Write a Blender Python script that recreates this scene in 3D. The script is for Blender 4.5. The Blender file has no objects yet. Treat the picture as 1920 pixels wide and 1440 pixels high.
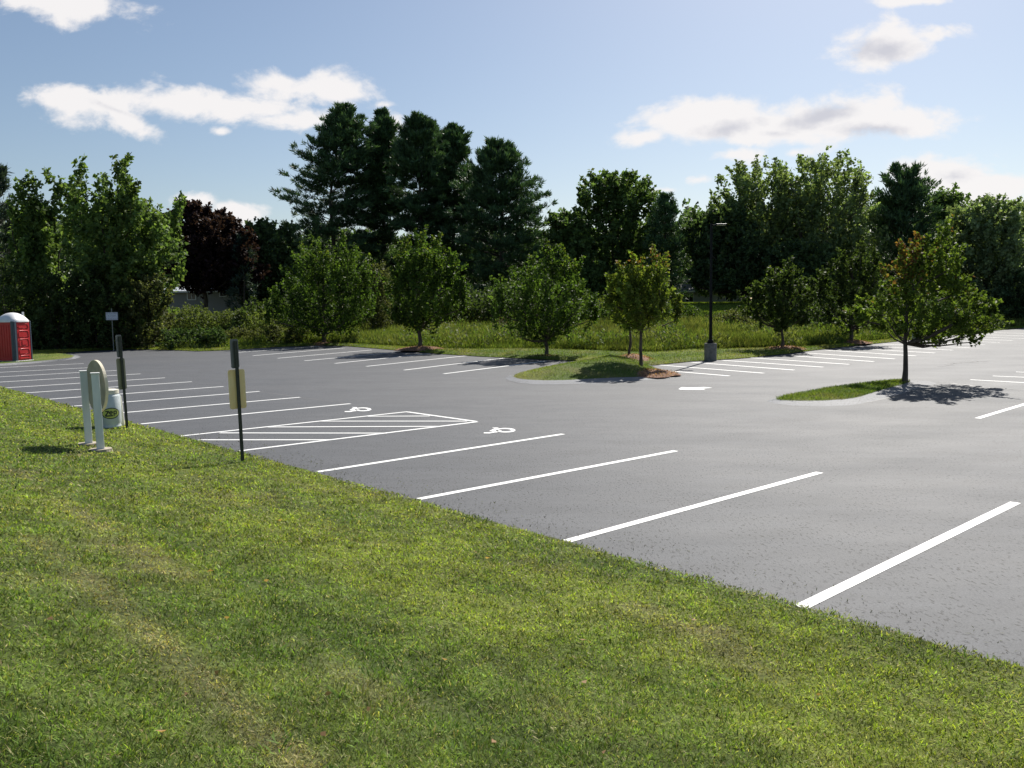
import bpy, bmesh, math, random
import numpy as np
from mathutils import Vector, Matrix
R_ = math.radians
scn = bpy.context.scene
COL = scn.collection
rng = np.random.default_rng(7)

# ------------------------------------------------------------------ camera
F, CX, CY, CAMH = 1600.0, 960.0, 720.0, 2.5
_a = np.array([2775-CX, 555-CY, F]); _b = np.array([-462-CX, 597-CY, F])
_n = np.cross(_a, _b); _n /= np.linalg.norm(_n)
if _n[1] > 0: _n = -_n
_fw = np.array([0, 0, 1.]) - _n[2]*_n; _fw /= np.linalg.norm(_fw)
_rt = np.cross(_fw, _n)
if _rt[0] < 0: _rt = -_rt
RM = np.array([_rt, _fw, _n])
CAM = np.array([0, 0, CAMH])
cd = bpy.data.cameras.new('camera'); cam = bpy.data.objects.new('camera', cd); COL.objects.link(cam)
cd.sensor_width = 36; cd.lens = 36*F/1920; cd.clip_end = 5000; cd.clip_start = 0.05
M = Matrix(((RM[0][0], -RM[0][1], -RM[0][2], 0), (RM[1][0], -RM[1][1], -RM[1][2], 0), (RM[2][0], -RM[2][1], -RM[2][2], CAMH), (0, 0, 0, 1)))
cam.matrix_world = M
scn.camera = cam

# ------------------------------------------------------------------ sun, sky, exposure
SUN_AZ, SUN_EL = 25.0, 44.0       # azimuth clockwise from the view direction (+Y)
S = Vector((math.sin(R_(SUN_AZ))*math.cos(R_(SUN_EL)), math.cos(R_(SUN_AZ))*math.cos(R_(SUN_EL)), math.sin(R_(SUN_EL))))
sl = bpy.data.lights.new('sun', 'SUN'); sl.energy = 5.0; sl.angle = R_(0.53); sl.color = (1, 0.95, 0.87)
so = bpy.data.objects.new('sun', sl); COL.objects.link(so); so.rotation_euler = S.to_track_quat('Z', 'Y').to_euler(); so.location = (0, 0, 60)
scn.view_settings.view_transform = 'Standard'; scn.view_settings.look = 'None'
scn.view_settings.exposure = 0.52; scn.view_settings.gamma = 1.0

def ray(px, py):
    return RM @ np.array([px-CX, py-CY, F])

world = bpy.data.worlds.new('World'); scn.world = world; world.use_nodes = True
nt = world.node_tree; nt.nodes.clear()
def nd(t, **k):
    n = nt.nodes.new(t)
    for a, b in k.items(): setattr(n, a, b)
    return n
def mth(op, a, b=None, c=None, clamp=False):
    n = nd('ShaderNodeMath', operation=op, use_clamp=clamp)
    for i, v in enumerate((a, b, c)):
        if v is None: continue
        if isinstance(v, (int, float)): n.inputs[i].default_value = v
        else: nt.links.new(v, n.inputs[i])
    return n.outputs[0]
out = nd('ShaderNodeOutputWorld'); bg = nd('ShaderNodeBackground'); nt.links.new(bg.outputs[0], out.inputs[0])
sky = nd('ShaderNodeTexSky', sky_type='NISHITA', sun_disc=False, sun_elevation=R_(SUN_EL), sun_rotation=R_(SUN_AZ), air_density=1.0, dust_density=0.95, ozone_density=1.5, altitude=0)
SKYS = 0.067
bg.inputs[1].default_value = SKYS
tc = nd('ShaderNodeTexCoord'); sx = nd('ShaderNodeSeparateXYZ'); nt.links.new(tc.outputs['Generated'], sx.inputs[0])
yy = mth('MAXIMUM', sx.outputs[1], 0.05)
uu = mth('DIVIDE', sx.outputs[0], yy); vv = mth('DIVIDE', sx.outputs[2], yy)
cb = nd('ShaderNodeCombineXYZ'); nt.links.new(uu, cb.inputs[0]); nt.links.new(vv, cb.inputs[1])
UV = cb.outputs[0]
# cloud banks: bearing/height on the sky (centre u, v, half width, half height, tilt, density)
def sk(px, py):
    r = ray(px, py); return r[0]/r[1], r[2]/r[1]
CL = [(170,188,135,40,-3,1.0),(245,228,80,28,-28,.9),(325,190,160,34,-6,1.1),(440,205,150,30,-2,.95),(500,158,70,34,-10,1.0),
      (630,165,105,36,-3,1.0),(560,226,150,28,0,.85),(412,246,28,14,0,.8),(725,196,60,18,0,.5),(110,2,170,40,-4,1.0),(740,225,50,40,-40,.7),
      (1680,80,105,40,0,1.1),(1640,95,65,34,0,1.0),(1745,66,66,24,4,1.0),
      (1210,256,60,22,6,1.0),(1320,232,120,40,3,1.2),(1450,240,140,34,0,1.15),(1570,220,140,42,2,1.2),(1680,230,120,32,-4,1.15),(1500,258,180,20,0,.6),
      (1385,290,75,18,0,.9),(1490,286,60,18,0,.7),(1310,336,70,20,0,.6),(1780,322,110,36,0,1.2),(1880,350,130,36,0,1.1),(1250,357,50,12,0,.6),
      (450,398,55,20,0,1.2),(358,378,50,18,0,1.0),(1720,2,110,12,0,.9),(1660,215,60,10,0,.4)]
SH = [(1655,98,62,26,0,1.0),(1370,240,60,18,8,1.0),(1530,222,80,18,14,.9),(1630,245,90,16,0,.8),(1790,332,50,16,0,.7),(1450,250,60,12,0,.5),(215,205,90,12,-20,.35),(620,200,70,12,0,.2)]  # grey shade of the clouds, painted into their colour as blobs
def blob(px, py, hw, hh, rot, w):
    u, v = sk(px, py)
    su = mth('SUBTRACT', uu, u); sv = mth('SUBTRACT', vv, v)
    c, s = math.cos(R_(rot)), math.sin(R_(rot))
    a = mth('MULTIPLY_ADD', su, c*F/hw, mth('MULTIPLY', sv, s*F/hw))
    b = mth('MULTIPLY_ADD', sv, c*F/hh, mth('MULTIPLY', su, -s*F/hh))
    r2 = mth('SQRT', mth('MULTIPLY_ADD', a, a, mth('MULTIPLY', b, b)))
    return mth('MULTIPLY_ADD', r2, -1.0, w)
def nz(scale, det, rough, vec, sx_=1, dist=0.0):
    m = nd('ShaderNodeMapping'); m.inputs['Scale'].default_value = (1, sx_, 1); nt.links.new(vec, m.inputs[0])
    n = nd('ShaderNodeTexNoise'); n.inputs['Scale'].default_value = scale; n.inputs['Detail'].default_value = det
    n.inputs['Roughness'].default_value = rough; n.inputs['Distortion'].default_value = dist; nt.links.new(m.outputs[0], n.inputs[0]); return n.outputs[0]
n1 = nz(13, 10, .60, UV, 1.6, .25); n2 = nz(5, 3, .5, UV, 2.0); n3 = nz(70, 4, .6, UV, 1.3)
dens = None
for c in CL:
    b = blob(*c); dens = b if dens is None else mth('SMOOTH_MAX', dens, b, 0.12)
rag = mth('MULTIPLY_ADD', mth('SUBTRACT', n1, .5), 2.9, mth('MULTIPLY_ADD', mth('SUBTRACT', n2, .5), .5, mth('MULTIPLY', mth('SUBTRACT', n3, .5), .35)))
dd = mth('MULTIPLY_ADD', dens, 1.0, rag)
mr = nd('ShaderNodeMapRange', interpolation_type='SMOOTHSTEP'); nt.links.new(dd, mr.inputs[0]); mr.inputs[1].default_value = -.10; mr.inputs[2].default_value = .60
alpha = mth('MULTIPLY', mr.outputs[0], .95)
shd = None
for c in SH:
    b = blob(*c); shd = b if shd is None else mth('MAXIMUM', shd, b)
m2 = nd('ShaderNodeMapRange', interpolation_type='SMOOTHSTEP'); nt.links.new(mth('MULTIPLY_ADD', mth('SUBTRACT', n1, .5), -2.6, mth('ADD', shd, mth('MULTIPLY', mth('SUBTRACT', n3, .5), .6))), m2.inputs[0]); m2.inputs[1].default_value = -.35; m2.inputs[2].default_value = .9
shd = m2.outputs[0]
cm = nd('ShaderNodeMixRGB'); cm.inputs[1].default_value = (.66/SKYS, .64/SKYS, .635/SKYS, 1); cm.inputs[2].default_value = (.44/SKYS, .44/SKYS, .48/SKYS, 1)
nt.links.new(shd, cm.inputs[0])
mx = nd('ShaderNodeMixRGB'); nt.links.new(alpha, mx.inputs[0]); nt.links.new(sky.outputs[0], mx.inputs[1]); nt.links.new(cm.outputs[0], mx.inputs[2])
nt.links.new(mx.outputs[0], bg.inputs[0])

# ------------------------------------------------------------------ helpers
def at(px, py, z=0.0):
    d = ray(px, py); t = (z-CAMH)/d[2]; p = CAM + d*t; p[2] = z; return p
def atd(px, py, depth):
    d = ray(px, py); return CAM + d*(depth/d[1])
def ss(x, a, b):
    t = np.clip((x-a)/(b-a), 0, 1); return t*t*(3-2*t)

def link(o, parent=None):
    COL.objects.link(o)
    if parent is not None: o.parent = parent
    return o
def tag(o, label=None, cat=None, group=None, kind=None):
    for k, v in (('label', label), ('category', cat), ('group', group), ('kind', kind)):
        if v: o[k] = v
    return o
def thing(name, label, cat, loc=(0, 0, 0), rz=0.0, group=None):
    o = bpy.data.objects.new(name, None); o.empty_display_size = .2; link(o); o.location = Vector([float(v) for v in loc]); o.rotation_euler = (0, 0, rz)
    return tag(o, label, cat, group)
def meshobj(name, verts, faces, mat, parent=None, smooth=False, cols=None):
    me = bpy.data.meshes.new(name); me.from_pydata([tuple(map(float, v)) for v in verts], [], faces)
    me.materials.append(mat)
    if smooth: me.polygons.foreach_set('use_smooth', [True]*len(me.polygons))
    if cols is not None: setcol(me, cols)
    me.update(); return link(bpy.data.objects.new(name, me), parent)
def bobj(name, bm, mat, parent=None, smooth=False):
    me = bpy.data.meshes.new(name); bm.normal_update(); bm.to_mesh(me); bm.free(); me.materials.append(mat)
    if smooth: me.polygons.foreach_set('use_smooth', [True]*len(me.polygons))
    return link(bpy.data.objects.new(name, me), parent)
def setcol(me, cols):
    a = me.attributes.new('col', 'FLOAT_COLOR', 'POINT')
    c = np.ones((len(me.vertices), 4), np.float32); c[:, :3] = cols; a.data.foreach_set('color', c.ravel())
def quads(name, V, C, mat, parent=None):
    """V (N,4,3), C (N,3)"""
    N = len(V); me = bpy.data.meshes.new(name)
    me.vertices.add(N*4); me.vertices.foreach_set('co', np.ascontiguousarray(V, dtype=np.float32).ravel())
    me.loops.add(N*4); me.loops.foreach_set('vertex_index', np.arange(N*4, dtype=np.int32))
    me.polygons.add(N); me.polygons.foreach_set('loop_start', np.arange(0, N*4, 4, dtype=np.int32))
    me.update(calc_edges=True); setcol(me, np.repeat(C, 4, axis=0)); me.materials.append(mat)
    return link(bpy.data.objects.new(name, me), parent)
def box(bm, c, s, bev=0.0, rot=None):
    r = bmesh.ops.create_cube(bm, size=1); vs = r['verts']
    bmesh.ops.scale(bm, vec=s, verts=vs)
    if bev:
        es = list({e for v in vs for e in v.link_edges})
        rb = bmesh.ops.bevel(bm, geom=es, offset=bev, segments=2, affect='EDGES', profile=.5)
        vs = list({v for f in rb['faces'] for v in f.verts} | {v for v in vs if v.is_valid})
    if rot is not None: bmesh.ops.rotate(bm, cent=(0, 0, 0), matrix=rot, verts=vs)
    bmesh.ops.translate(bm, vec=c, verts=vs); return vs
def cyl(bm, c, r1, r2, h, n=24):
    r = bmesh.ops.create_cone(bm, cap_ends=True, segments=n, radius1=r1, radius2=r2, depth=h)
    bmesh.ops.translate(bm, vec=(c[0], c[1], c[2]+h/2), verts=r['verts']); return r['verts']
def tube_arrays(pts, rad, n=6):
    pts = [Vector(tuple(map(float, p))) for p in pts]; V = []; Fc = []
    for i, p in enumerate(pts):
        d = (pts[min(i+1, len(pts)-1)]-pts[max(i-1, 0)]).normalized()
        a = d.cross(Vector((0, 1, 0.13))).normalized(); b = d.cross(a)
        for k in range(n):
            an = 2*math.pi*k/n; V.append(p+(a*math.cos(an)+b*math.sin(an))*rad[i])
    for i in range(len(pts)-1):
        for k in range(n):
            Fc.append((i*n+k, i*n+(k+1) % n, (i+1)*n+(k+1) % n, (i+1)*n+k))
    return V, Fc
class Tubes:
    def __init__(s): s.V = []; s.F = []
    def add(s, pts, rad, n=6):
        V, Fc = tube_arrays(pts, rad, n); o = len(s.V); s.V += V; s.F += [tuple(i+o for i in f) for f in Fc]
    def build(s, name, mat, parent): return meshobj(name, s.V, s.F, mat, parent, True)

# ------------------------------------------------------------------ materials
def mat(name, base=(.5, .5, .5), rough=.6, metal=0.0, spec=.5):
    m = bpy.data.materials.new(name); m.use_nodes = True; p = m.node_tree.nodes['Principled BSDF']
    p.inputs['Base Color'].default_value = (*base, 1); p.inputs['Roughness'].default_value = rough
    p.inputs['Metallic'].default_value = metal; p.inputs['Specular IOR Level'].default_value = spec
    return m
def noisy(name, c1, c2, scale, rough=.7, bump=0.0, detail=6, stretch=(1, 1, 1), metal=0.0, lo=.3, hi=.7, bscale=None, spec=.5):
    m = mat(name, c1, rough, metal, spec); t = m.node_tree; N = t.nodes; L = t.links; p = N['Principled BSDF']
    tcn = N.new('ShaderNodeTexCoord'); mp = N.new('ShaderNodeMapping'); mp.inputs['Scale'].default_value = stretch
    L.new(tcn.outputs['Object'], mp.inputs[0])
    n = N.new('ShaderNodeTexNoise'); n.inputs['Scale'].default_value = scale; n.inputs['Detail'].default_value = detail; L.new(mp.outputs[0], n.inputs[0])
    r = N.new('ShaderNodeValToRGB'); r.color_ramp.elements[0].position = lo; r.color_ramp.elements[1].position = hi
    r.color_ramp.elements[0].color = (*c1, 1); r.color_ramp.elements[1].color = (*c2, 1); L.new(n.outputs[0], r.inputs[0]); L.new(r.outputs[0], p.inputs['Base Color'])
    if bump:
        b = N.new('ShaderNodeBump'); b.inputs['Strength'].default_value = bump; b.inputs['Distance'].default_value = .02
        n2 = N.new('ShaderNodeTexNoise'); n2.inputs['Scale'].default_value = bscale or scale*4; n2.inputs['Detail'].default_value = 4; L.new(mp.outputs[0], n2.inputs[0])
        L.new(n2.outputs[0], b.inputs['Height']); L.new(b.outputs[0], p.inputs['Normal'])
    return m
def leafmat(name, trans=.35, rough=.6, spec=.14, tint=(1.25, 1.35, .6)):
    m = mat(name, (.1, .1, .1), rough, 0, spec); t = m.node_tree; N = t.nodes; L = t.links; p = N['Principled BSDF']; o = N['Material Output']
    a = N.new('ShaderNodeAttribute'); a.attribute_name = 'col'; L.new(a.outputs['Color'], p.inputs['Base Color'])
    tr = N.new('ShaderNodeBsdfTranslucent'); mu = N.new('ShaderNodeMixRGB'); mu.blend_type = 'MULTIPLY'; mu.inputs[0].default_value = 1
    mu.inputs[2].default_value = (*tint, 1); L.new(a.outputs['Color'], mu.inputs[1]); L.new(mu.outputs[0], tr.inputs[0])
    mi = N.new('ShaderNodeMixShader'); mi.inputs[0].default_value = trans; L.new(p.outputs[0], mi.inputs[1]); L.new(tr.outputs[0], mi.inputs[2]); L.new(mi.outputs[0], o.inputs[0])
    return m
M_LEAF = leafmat('leaf', .42); M_NEEDLE = leafmat('needle', .16, .55, .25); M_GRASS = leafmat('grass_blade', .38, .6, .12, (1.3, 1.4, .5))
M_BARK = noisy('bark', (.045, .035, .028), (.13, .105, .085), 9, .9, .6, stretch=(1, 1, .25))
M_PINEBARK = noisy('pine_bark', (.03, .024, .02), (.08, .062, .05), 6, .9, .6, stretch=(1, 1, .3))
M_PAINT = noisy('white_paint', (.60, .60, .59), (.86, .86, .84), 14, .55, .15, bscale=160, lo=.22, hi=.42)
M_MULCH = noisy('mulch', (.12, .065, .042), (.42, .23, .15), 45, .95, 1.0, lo=.35, hi=.7)
M_CONC = noisy('concrete', (.14, .135, .12), (.24, .23, .21), 8, .9, .4)

def asphalt(name, c=1.0, seal=True):
    m = mat(name, (.05, .05, .055), .55, 0, .34); t = m.node_tree; N = t.nodes; L = t.links; p = N['Principled BSDF']
    g = N.new('ShaderNodeNewGeometry')
    def noise(sc, det, st=(1, 1, 1), rot=0, rg=.55):
        mp = N.new('ShaderNodeMapping'); mp.inputs['Scale'].default_value = st; mp.inputs['Rotation'].default_value = (0, 0, R_(rot)); L.new(g.outputs['Position'], mp.inputs[0])
        n = N.new('ShaderNodeTexNoise'); n.inputs['Scale'].default_value = sc; n.inputs['Detail'].default_value = det; n.inputs['Roughness'].default_value = rg; L.new(mp.outputs[0], n.inputs[0]); return n.outputs[0]
    def ramp(s, a, b, ca, cbb):
        r = N.new('ShaderNodeValToRGB'); r.color_ramp.elements[0].position = a; r.color_ramp.elements[1].position = b
        r.color_ramp.elements[0].color = (*ca, 1); r.color_ramp.elements[1].color = (*cbb, 1); L.new(s, r.inputs[0]); return r.outputs[0]
    def mul(a, b, f=1.0):
        x = N.new('ShaderNodeMixRGB'); x.blend_type = 'MULTIPLY'; x.inputs[0].default_value = f; L.new(a, x.inputs[1]); L.new(b, x.inputs[2]); return x.outputs[0]
    base = ramp(noise(.13, 5, (1, 2.6, 1), 40), .3, .72, (.064*c, .069*c, .078*c), (.085*c, .088*c, .095*c))
    w = ramp(noise(.9, 6, (1, 3, 1), 50, .6), .3, .75, (.84, .84, .84), (1.15, 1.15, 1.15))
    fine = ramp(noise(55, 5, rg=.75), .25, .75, (.5, .5, .5), (1.5, 1.5, 1.5))
    # pits: scattered small dark holes in the seal coat
    pit = ramp(noise(30, 3, (1, .5, 1), 50, .5), .355, .42, (.22, .22, .22), (1, 1, 1))
    pm = ramp(noise(1.6, 5), .36, .52, (0, 0, 0), (1, 1, 1))
    mm = N.new('ShaderNodeMixRGB'); mm.inputs[1].default_value = (1, 1, 1, 1); L.new(pm, mm.inputs[0]); L.new(pit, mm.inputs[2])
    col = mul(mul(mul(base, w), fine), mm.outputs[0]); L.new(col, p.inputs['Base Color'])
    rr = ramp(noise(.35, 5, (1, 2, 1), 40), .3, .7, (.66, .66, .66), (.72, .72, .72)); L.new(rr, p.inputs['Roughness'])
    b = N.new('ShaderNodeBump'); b.inputs['Strength'].default_value = .5; b.inputs['Distance'].default_value = .006
    add = N.new('ShaderNodeMath'); add.operation = 'MULTIPLY_ADD'; L.new(pit, add.inputs[0]); add.inputs[1].default_value = .8; L.new(noise(140, 3), add.inputs[2])
    L.new(add.outputs[0], b.inputs['Height']); L.new(b.outputs[0], p.inputs['Normal'])
    return m
M_ASPH = asphalt('asphalt'); M_BERM = asphalt('asphalt_berm', 1.9)
def turfmat(name, k=1.0):
    m = mat(name, (.1, .1, .1), .95, 0, .15); t = m.node_tree; N = t.nodes; L = t.links; p = N['Principled BSDF']
    a = N.new('ShaderNodeAttribute'); a.attribute_name = 'col'; g = N.new('ShaderNodeNewGeometry')
    n = N.new('ShaderNodeTexNoise'); n.inputs['Scale'].default_value = 22; n.inputs['Detail'].default_value = 6; L.new(g.outputs['Position'], n.inputs[0])
    r = N.new('ShaderNodeValToRGB'); r.color_ramp.elements[0].position = .3; r.color_ramp.elements[1].position = .7
    r.color_ramp.elements[0].color = (.4*k, .4*k, .4*k, 1); r.color_ramp.elements[1].color = (1.3*k, 1.3*k, 1.3*k, 1); L.new(n.outputs[0], r.inputs[0])
    mu = N.new('ShaderNodeMixRGB'); mu.blend_type = 'MULTIPLY'; mu.inputs[0].default_value = 1; L.new(a.outputs['Color'], mu.inputs[1]); L.new(r.outputs[0], mu.inputs[2]); L.new(mu.outputs[0], p.inputs['Base Color'])
    b = N.new('ShaderNodeBump'); b.inputs['Strength'].default_value = .8; b.inputs['Distance'].default_value = .03; L.new(n.outputs[0], b.inputs['Height']); L.new(b.outputs[0], p.inputs['Normal'])
    return m
M_TURF = turfmat('turf')

# value noise in numpy
_P = rng.random((256, 256))
def vn(x, y):
    xi = np.floor(x).astype(int); yi = np.floor(y).astype(int); fx = x-xi; fy = y-yi; fx = fx*fx*(3-2*fx); fy = fy*fy*(3-2*fy)
    g = lambda i, j: _P[i % 256, j % 256]
    return (g(xi, yi)*(1-fx)+g(xi+1, yi)*fx)*(1-fy)+(g(xi, yi+1)*(1-fx)+g(xi+1, yi+1)*fx)*fy
def fbm(x, y, o=4):
    r = 0; a = .5; t = 0
    for k in range(o): r = r+a*vn(x*2**k+17*k, y*2**k+31*k); t += a; a *= .5
    return r/t

# ------------------------------------------------------------------ terrain
# near edge of the car park: straight line E0 + u*EU, inward (towards the lawn) -EN
E0 = at(1490, 1140); E1 = at(246, 794.5)
EU = (E1-E0)/np.linalg.norm(E1-E0); EN = np.array([EU[1], -EU[0], 0.])
if EN @ (E0-CAM*np.array([1, 1, 0])) < 0: EN = -EN
CAMS = float(EN @ E0)          # distance of the camera from the edge line
def lawn_s(x, y): return CAMS-(x*EN[0]+y*EN[1])
def lawn_z(s):
    s = np.maximum(s, 0)
    return .02+.93*(s/6.6)*(.55+.45*ss(s, 0, 6.6))*(s < 6.6)+(s >= 6.6)*(.93+.03*(s-6.6))
def hit_lawn(px, py):
    z = .02
    for i in range(30):
        p = at(px, py, z); z = .5*z+.5*float(lawn_z(lawn_s(p[0], p[1])))
    p[2] = z; return p
def edge_w(u): return .13*(vn(u*.9, u*0+3)-.5)+.09*(vn(u*4, u*0+9)-.5)+.06*(vn(u*13, u*0+5)-.5)

BROWN1 = [hit_lawn(*p) for p in [(60, 1010), (130, 1060), (280, 1190), (420, 1310), (560, 1432), (640, 1500)]]
BROWN2 = [hit_lawn(*p) for p in [(40, 885), (120, 930), (210, 1010), (330, 1085)]]
BROWN3 = [hit_lawn(*p) for p in [(600, 1210), (700, 1290), (770, 1320)]]
BROWN4 = [hit_lawn(*p) for p in [(1180, 1130), (1320, 1180), (1420, 1270)]]
GREEN1 = [hit_lawn(*p) for p in [(150, 930), (280, 985), (420, 1060), (560, 1150), (640, 1190), (760, 1270), (860, 1340), (960, 1390)]]
GREEN2 = [hit_lawn(*p) for p in [(0, 1360), (60, 1400), (100, 1440)]]
def near_line(x, y, L, w):
    d = np.full(x.shape, 1e9)
    for a, b in zip(L[:-1], L[1:]):
        ax, ay = a[0], a[1]; dx, dy = b[0]-ax, b[1]-ay; t = np.clip(((x-ax)*dx+(y-ay)*dy)/(dx*dx+dy*dy), 0, 1)
        d = np.minimum(d, np.hypot(x-ax-t*dx, y-ay-t*dy))
    return np.exp(-(d/w)**2)
def lawn_col(x, y):
    """base colour of the turf: species, dryness and mower tracks"""
    s = lawn_s(x, y); u = x*EU[0]+y*EU[1]
    g = np.array([.185, .25, .058]); yg = np.array([.265, .32, .065]); dg = np.array([.12, .19, .038]); st = np.array([.37, .32, .17])
    n = fbm(u*.35, s*.8); n2 = fbm(u*1.3+5, s*2.1+9); n3 = fbm(u*3.1, s*4.3)
    c = g[None]*np.ones((len(x), 1))
    k = ss(n+.15*(s < 2.6)-.06*(u > 6), .42, .72)[:, None]; c = c*(1-k)+yg*k
    k = (ss(n2, .55, .8)*.6)[:, None]; c = c*(1-k)+dg*k
    k = (ss(n3*.6+n2*.0+fbm(u*.6+40, s*1.2)*.5, .58, .8)*.4)[:, None]; c = c*(1-k)+st*.8*k
    br = 1.0*near_line(x, y, BROWN1, .11)*ss(n3, .15, .42)+.65*near_line(x, y, BROWN2, .22)*ss(n3, .3, .6)+.7*near_line(x, y, BROWN3, .16)*ss(n3, .3, .6)+.6*near_line(x, y, BROWN4, .22)*ss(n3, .3, .6)
    k = np.clip(br, 0, .9)[:, None]; c = c*(1-k)+st*k
    k = np.clip(.85*near_line(x, y, GREEN1, .26)*ss(n3, .2, .6)+.8*near_line(x, y, GREEN2, .25), 0, .9)[:, None]; c = c*(1-k)+dg*k
    c = c*(.72+.56*ss(fbm(x*6.5, y*6.5, 3), .28, .72))[:, None]
    return c, k[:, 0], np.clip(br, 0, 1)

# lawn sheet
us = np.concatenate([np.arange(-22, 46, .35), np.arange(46, 120, 3)])
sv = np.concatenate([np.arange(0, 12, .3), np.arange(12, 60, 4)])
def tracks(x, y, s, u):
    return -.025*near_line(x, y, GREEN1, .2)+.03*(fbm(u*.8, s*1.1)-.5)*ss(s, .2, 1)
V = []; Fc = []
U, SV = np.meshgrid(us, sv, indexing='ij'); U = U.ravel(); SV = SV.ravel()
off = -edge_w(U)*np.exp(-SV*2)
X = E0[0]+EU[0]*U-EN[0]*(SV+off); Y = E0[1]+EU[1]*U-EN[1]*(SV+off)
def lawn_surf(x, y):
    s = lawn_s(x, y); u = (x-E0[0])*EU[0]+(y-E0[1])*EU[1]; return lawn_z(s)+tracks(x, y, s, u)
Z = lawn_surf(X, Y)
nu, ns = len(us), len(sv)
Fc = [(i*ns+j, (i+1)*ns+j, (i+1)*ns+j+1, i*ns+j+1) for i in range(nu-1) for j in range(ns-1)]
lc, _, _ = lawn_col(X, Y)
lawn = meshobj('lawn', np.c_[X, Y, Z], Fc, M_TURF, None, True, lc*.42); tag(lawn, kind='structure')

# far edge of the car park (bearing -> distance)
FB = [(-700, 640), (-400, 655), (-150, 664), (0, 668), (120, 662), (180, 658), (240, 655.5), (310, 656.5), (370, 659), (430, 657), (520, 651), (600, 648), (650, 649.5), (700, 653.5), (760, 659), (820, 664), (900, 669),
      (1000, 674), (1060, 676.5), (1120, 679), (1170, 683), (1225, 685.5), (1270, 681), (1300, 678), (1340, 675.5), (1380, 673.5), (1430, 669), (1480, 663.5), (1530, 657), (1580, 651.5), (1620, 647),
      (1660, 643), (1700, 639), (1750, 633), (1800, 628), (1860, 621), (1920, 615), (2050, 606), (2300, 600), (2600, 598)]
FP = np.array([at(*p)[:2] for p in FB]); FTH = np.arctan2(FP[:, 0], FP[:, 1]); FR = np.hypot(FP[:, 0], FP[:, 1])
o = np.argsort(FTH); FTH = FTH[o]; FR = FR[o]; FP = FP[o]
MPX = np.array([-100, 300, 480, 700, 850, 1000, 1300, 1450, 1560, 1700, 1900]); MT0 = np.array([1.2, 1.0, 1.5, 3.2, 5, 8.5, 9.5, 6, 1.8, 3, 3])
MTH = np.array([math.atan2(ray(p, 640)[0], ray(p, 640)[1]) for p in MPX])
def far_t(x, y):
    th = np.arctan2(x, y); return np.hypot(x, y)-np.interp(th, FTH, FR)
def far_z(x, y):
    t = far_t(x, y); th = np.arctan2(x, y)
    hz_ = 2.7*ss(t, 14, 62)
    return .03+.10*ss(t, 0, 1.0)+hz_+.10*(fbm(x*.15, y*.15)-.5)*ss(t, 1, 6)
def verge_col(x, y):
    g = np.array([.115, .17, .035]); yg = np.array([.21, .25, .05]); st = np.array([.27, .23, .10])
    n = fbm(x*.25, y*.25)[:, None]; n2 = fbm(x*1.2+9, y*.9)[:, None]
    k = ss(n, .35, .65); c = g*(1-k)+yg*k; k = .5*ss(n2, .5, .75); c = c*(1-k)+st*k
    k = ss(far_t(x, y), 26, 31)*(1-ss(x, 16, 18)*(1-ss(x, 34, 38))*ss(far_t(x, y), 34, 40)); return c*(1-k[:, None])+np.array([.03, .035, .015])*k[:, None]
ths = np.linspace(FTH[0], FTH[-1], 300); ts = np.concatenate([[0, .15, .4, .8, 1.3], np.arange(2, 12, 1.), np.arange(12, 80, 4), [90, 120, 200, 400, 900]])
TH, T = np.meshgrid(ths, ts, indexing='ij'); TH = TH.ravel(); T = T.ravel(); RR = np.interp(TH, FTH, FR)+T+.12*(vn(TH*160, TH*0)-.5)*np.exp(-T)
X = RR*np.sin(TH); Y = RR*np.cos(TH); Z = far_z(X, Y)
n_t = len(ts)
Fc = [(i*n_t+j, (i+1)*n_t+j, (i+1)*n_t+j+1, i*n_t+j+1) for i in range(len(ths)-1) for j in range(n_t-1)]
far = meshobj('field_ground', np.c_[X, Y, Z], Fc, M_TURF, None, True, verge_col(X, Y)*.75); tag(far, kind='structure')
# lip of the field so the edge has thickness
gnd = meshobj('ground', [(-1500, -1500, -.4), (1500, -1500, -.4), (1500, 1500, -.4), (-1500, 1500, -.4)], [(0, 1, 2, 3)], M_TURF, None, False, np.array([[.1, .14, .04]]*4)); tag(gnd, kind='structure')

# car park sheet
A0 = E0-EU*40-EN*.35; A1 = E0+EU*118-EN*.35
poly = [A0[:2], A1[:2]]
poly += [p*(1+.6/np.hypot(*p)) for p in FP[2:]]
poly += [np.array([110, 40]), np.array([95, -40])]
bm = bmesh.new(); vs = [bm.verts.new((float(p[0]), float(p[1]), 0)) for p in poly]
f = bm.faces.new(vs); bmesh.ops.triangulate(bm, faces=[f])
bm.normal_update()
for f in bm.faces:
    if f.normal.z < 0: f.normal_flip()
lot = bobj('parking_lot', bm, M_ASPH); tag(lot, kind='structure')

# ------------------------------------------------------------------ painted markings (children of the lot)
ZM = .004
def strip(name, a, b, w=.105, m=None, z=ZM):
    a = np.array(a[:2]); b = np.array(b[:2]); d = (b-a)/np.linalg.norm(b-a); n = np.array([-d[1], d[0]])*w/2
    L = np.linalg.norm(b-a); k = max(2, int(L/.25)); V = []
    for i in range(k+1):
        p = a+d*L*i/k; j1, j2 = (rng.random(2)-.5)*.006
        V += [(p[0]+n[0]*(1+j1*8), p[1]+n[1]*(1+j1*8), z), (p[0]-n[0]*(1+j2*8), p[1]-n[1]*(1+j2*8), z)]
    return meshobj(name, V, [(2*i, 2*i+1, 2*i+3, 2*i+2) for i in range(k)], m or M_PAINT, lot)
near = [((1500, 1139.5), (1904, 942.5)), ((1063, 1015), (1537, 886)), ((785, 936), (1267, 845.5)), ((595, 885), (1056, 814))]
for a, b in near: strip('stall_line', at(*a), at(*b), .12)
SV5 = at(595, 885)-at(1056, 814)
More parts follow.
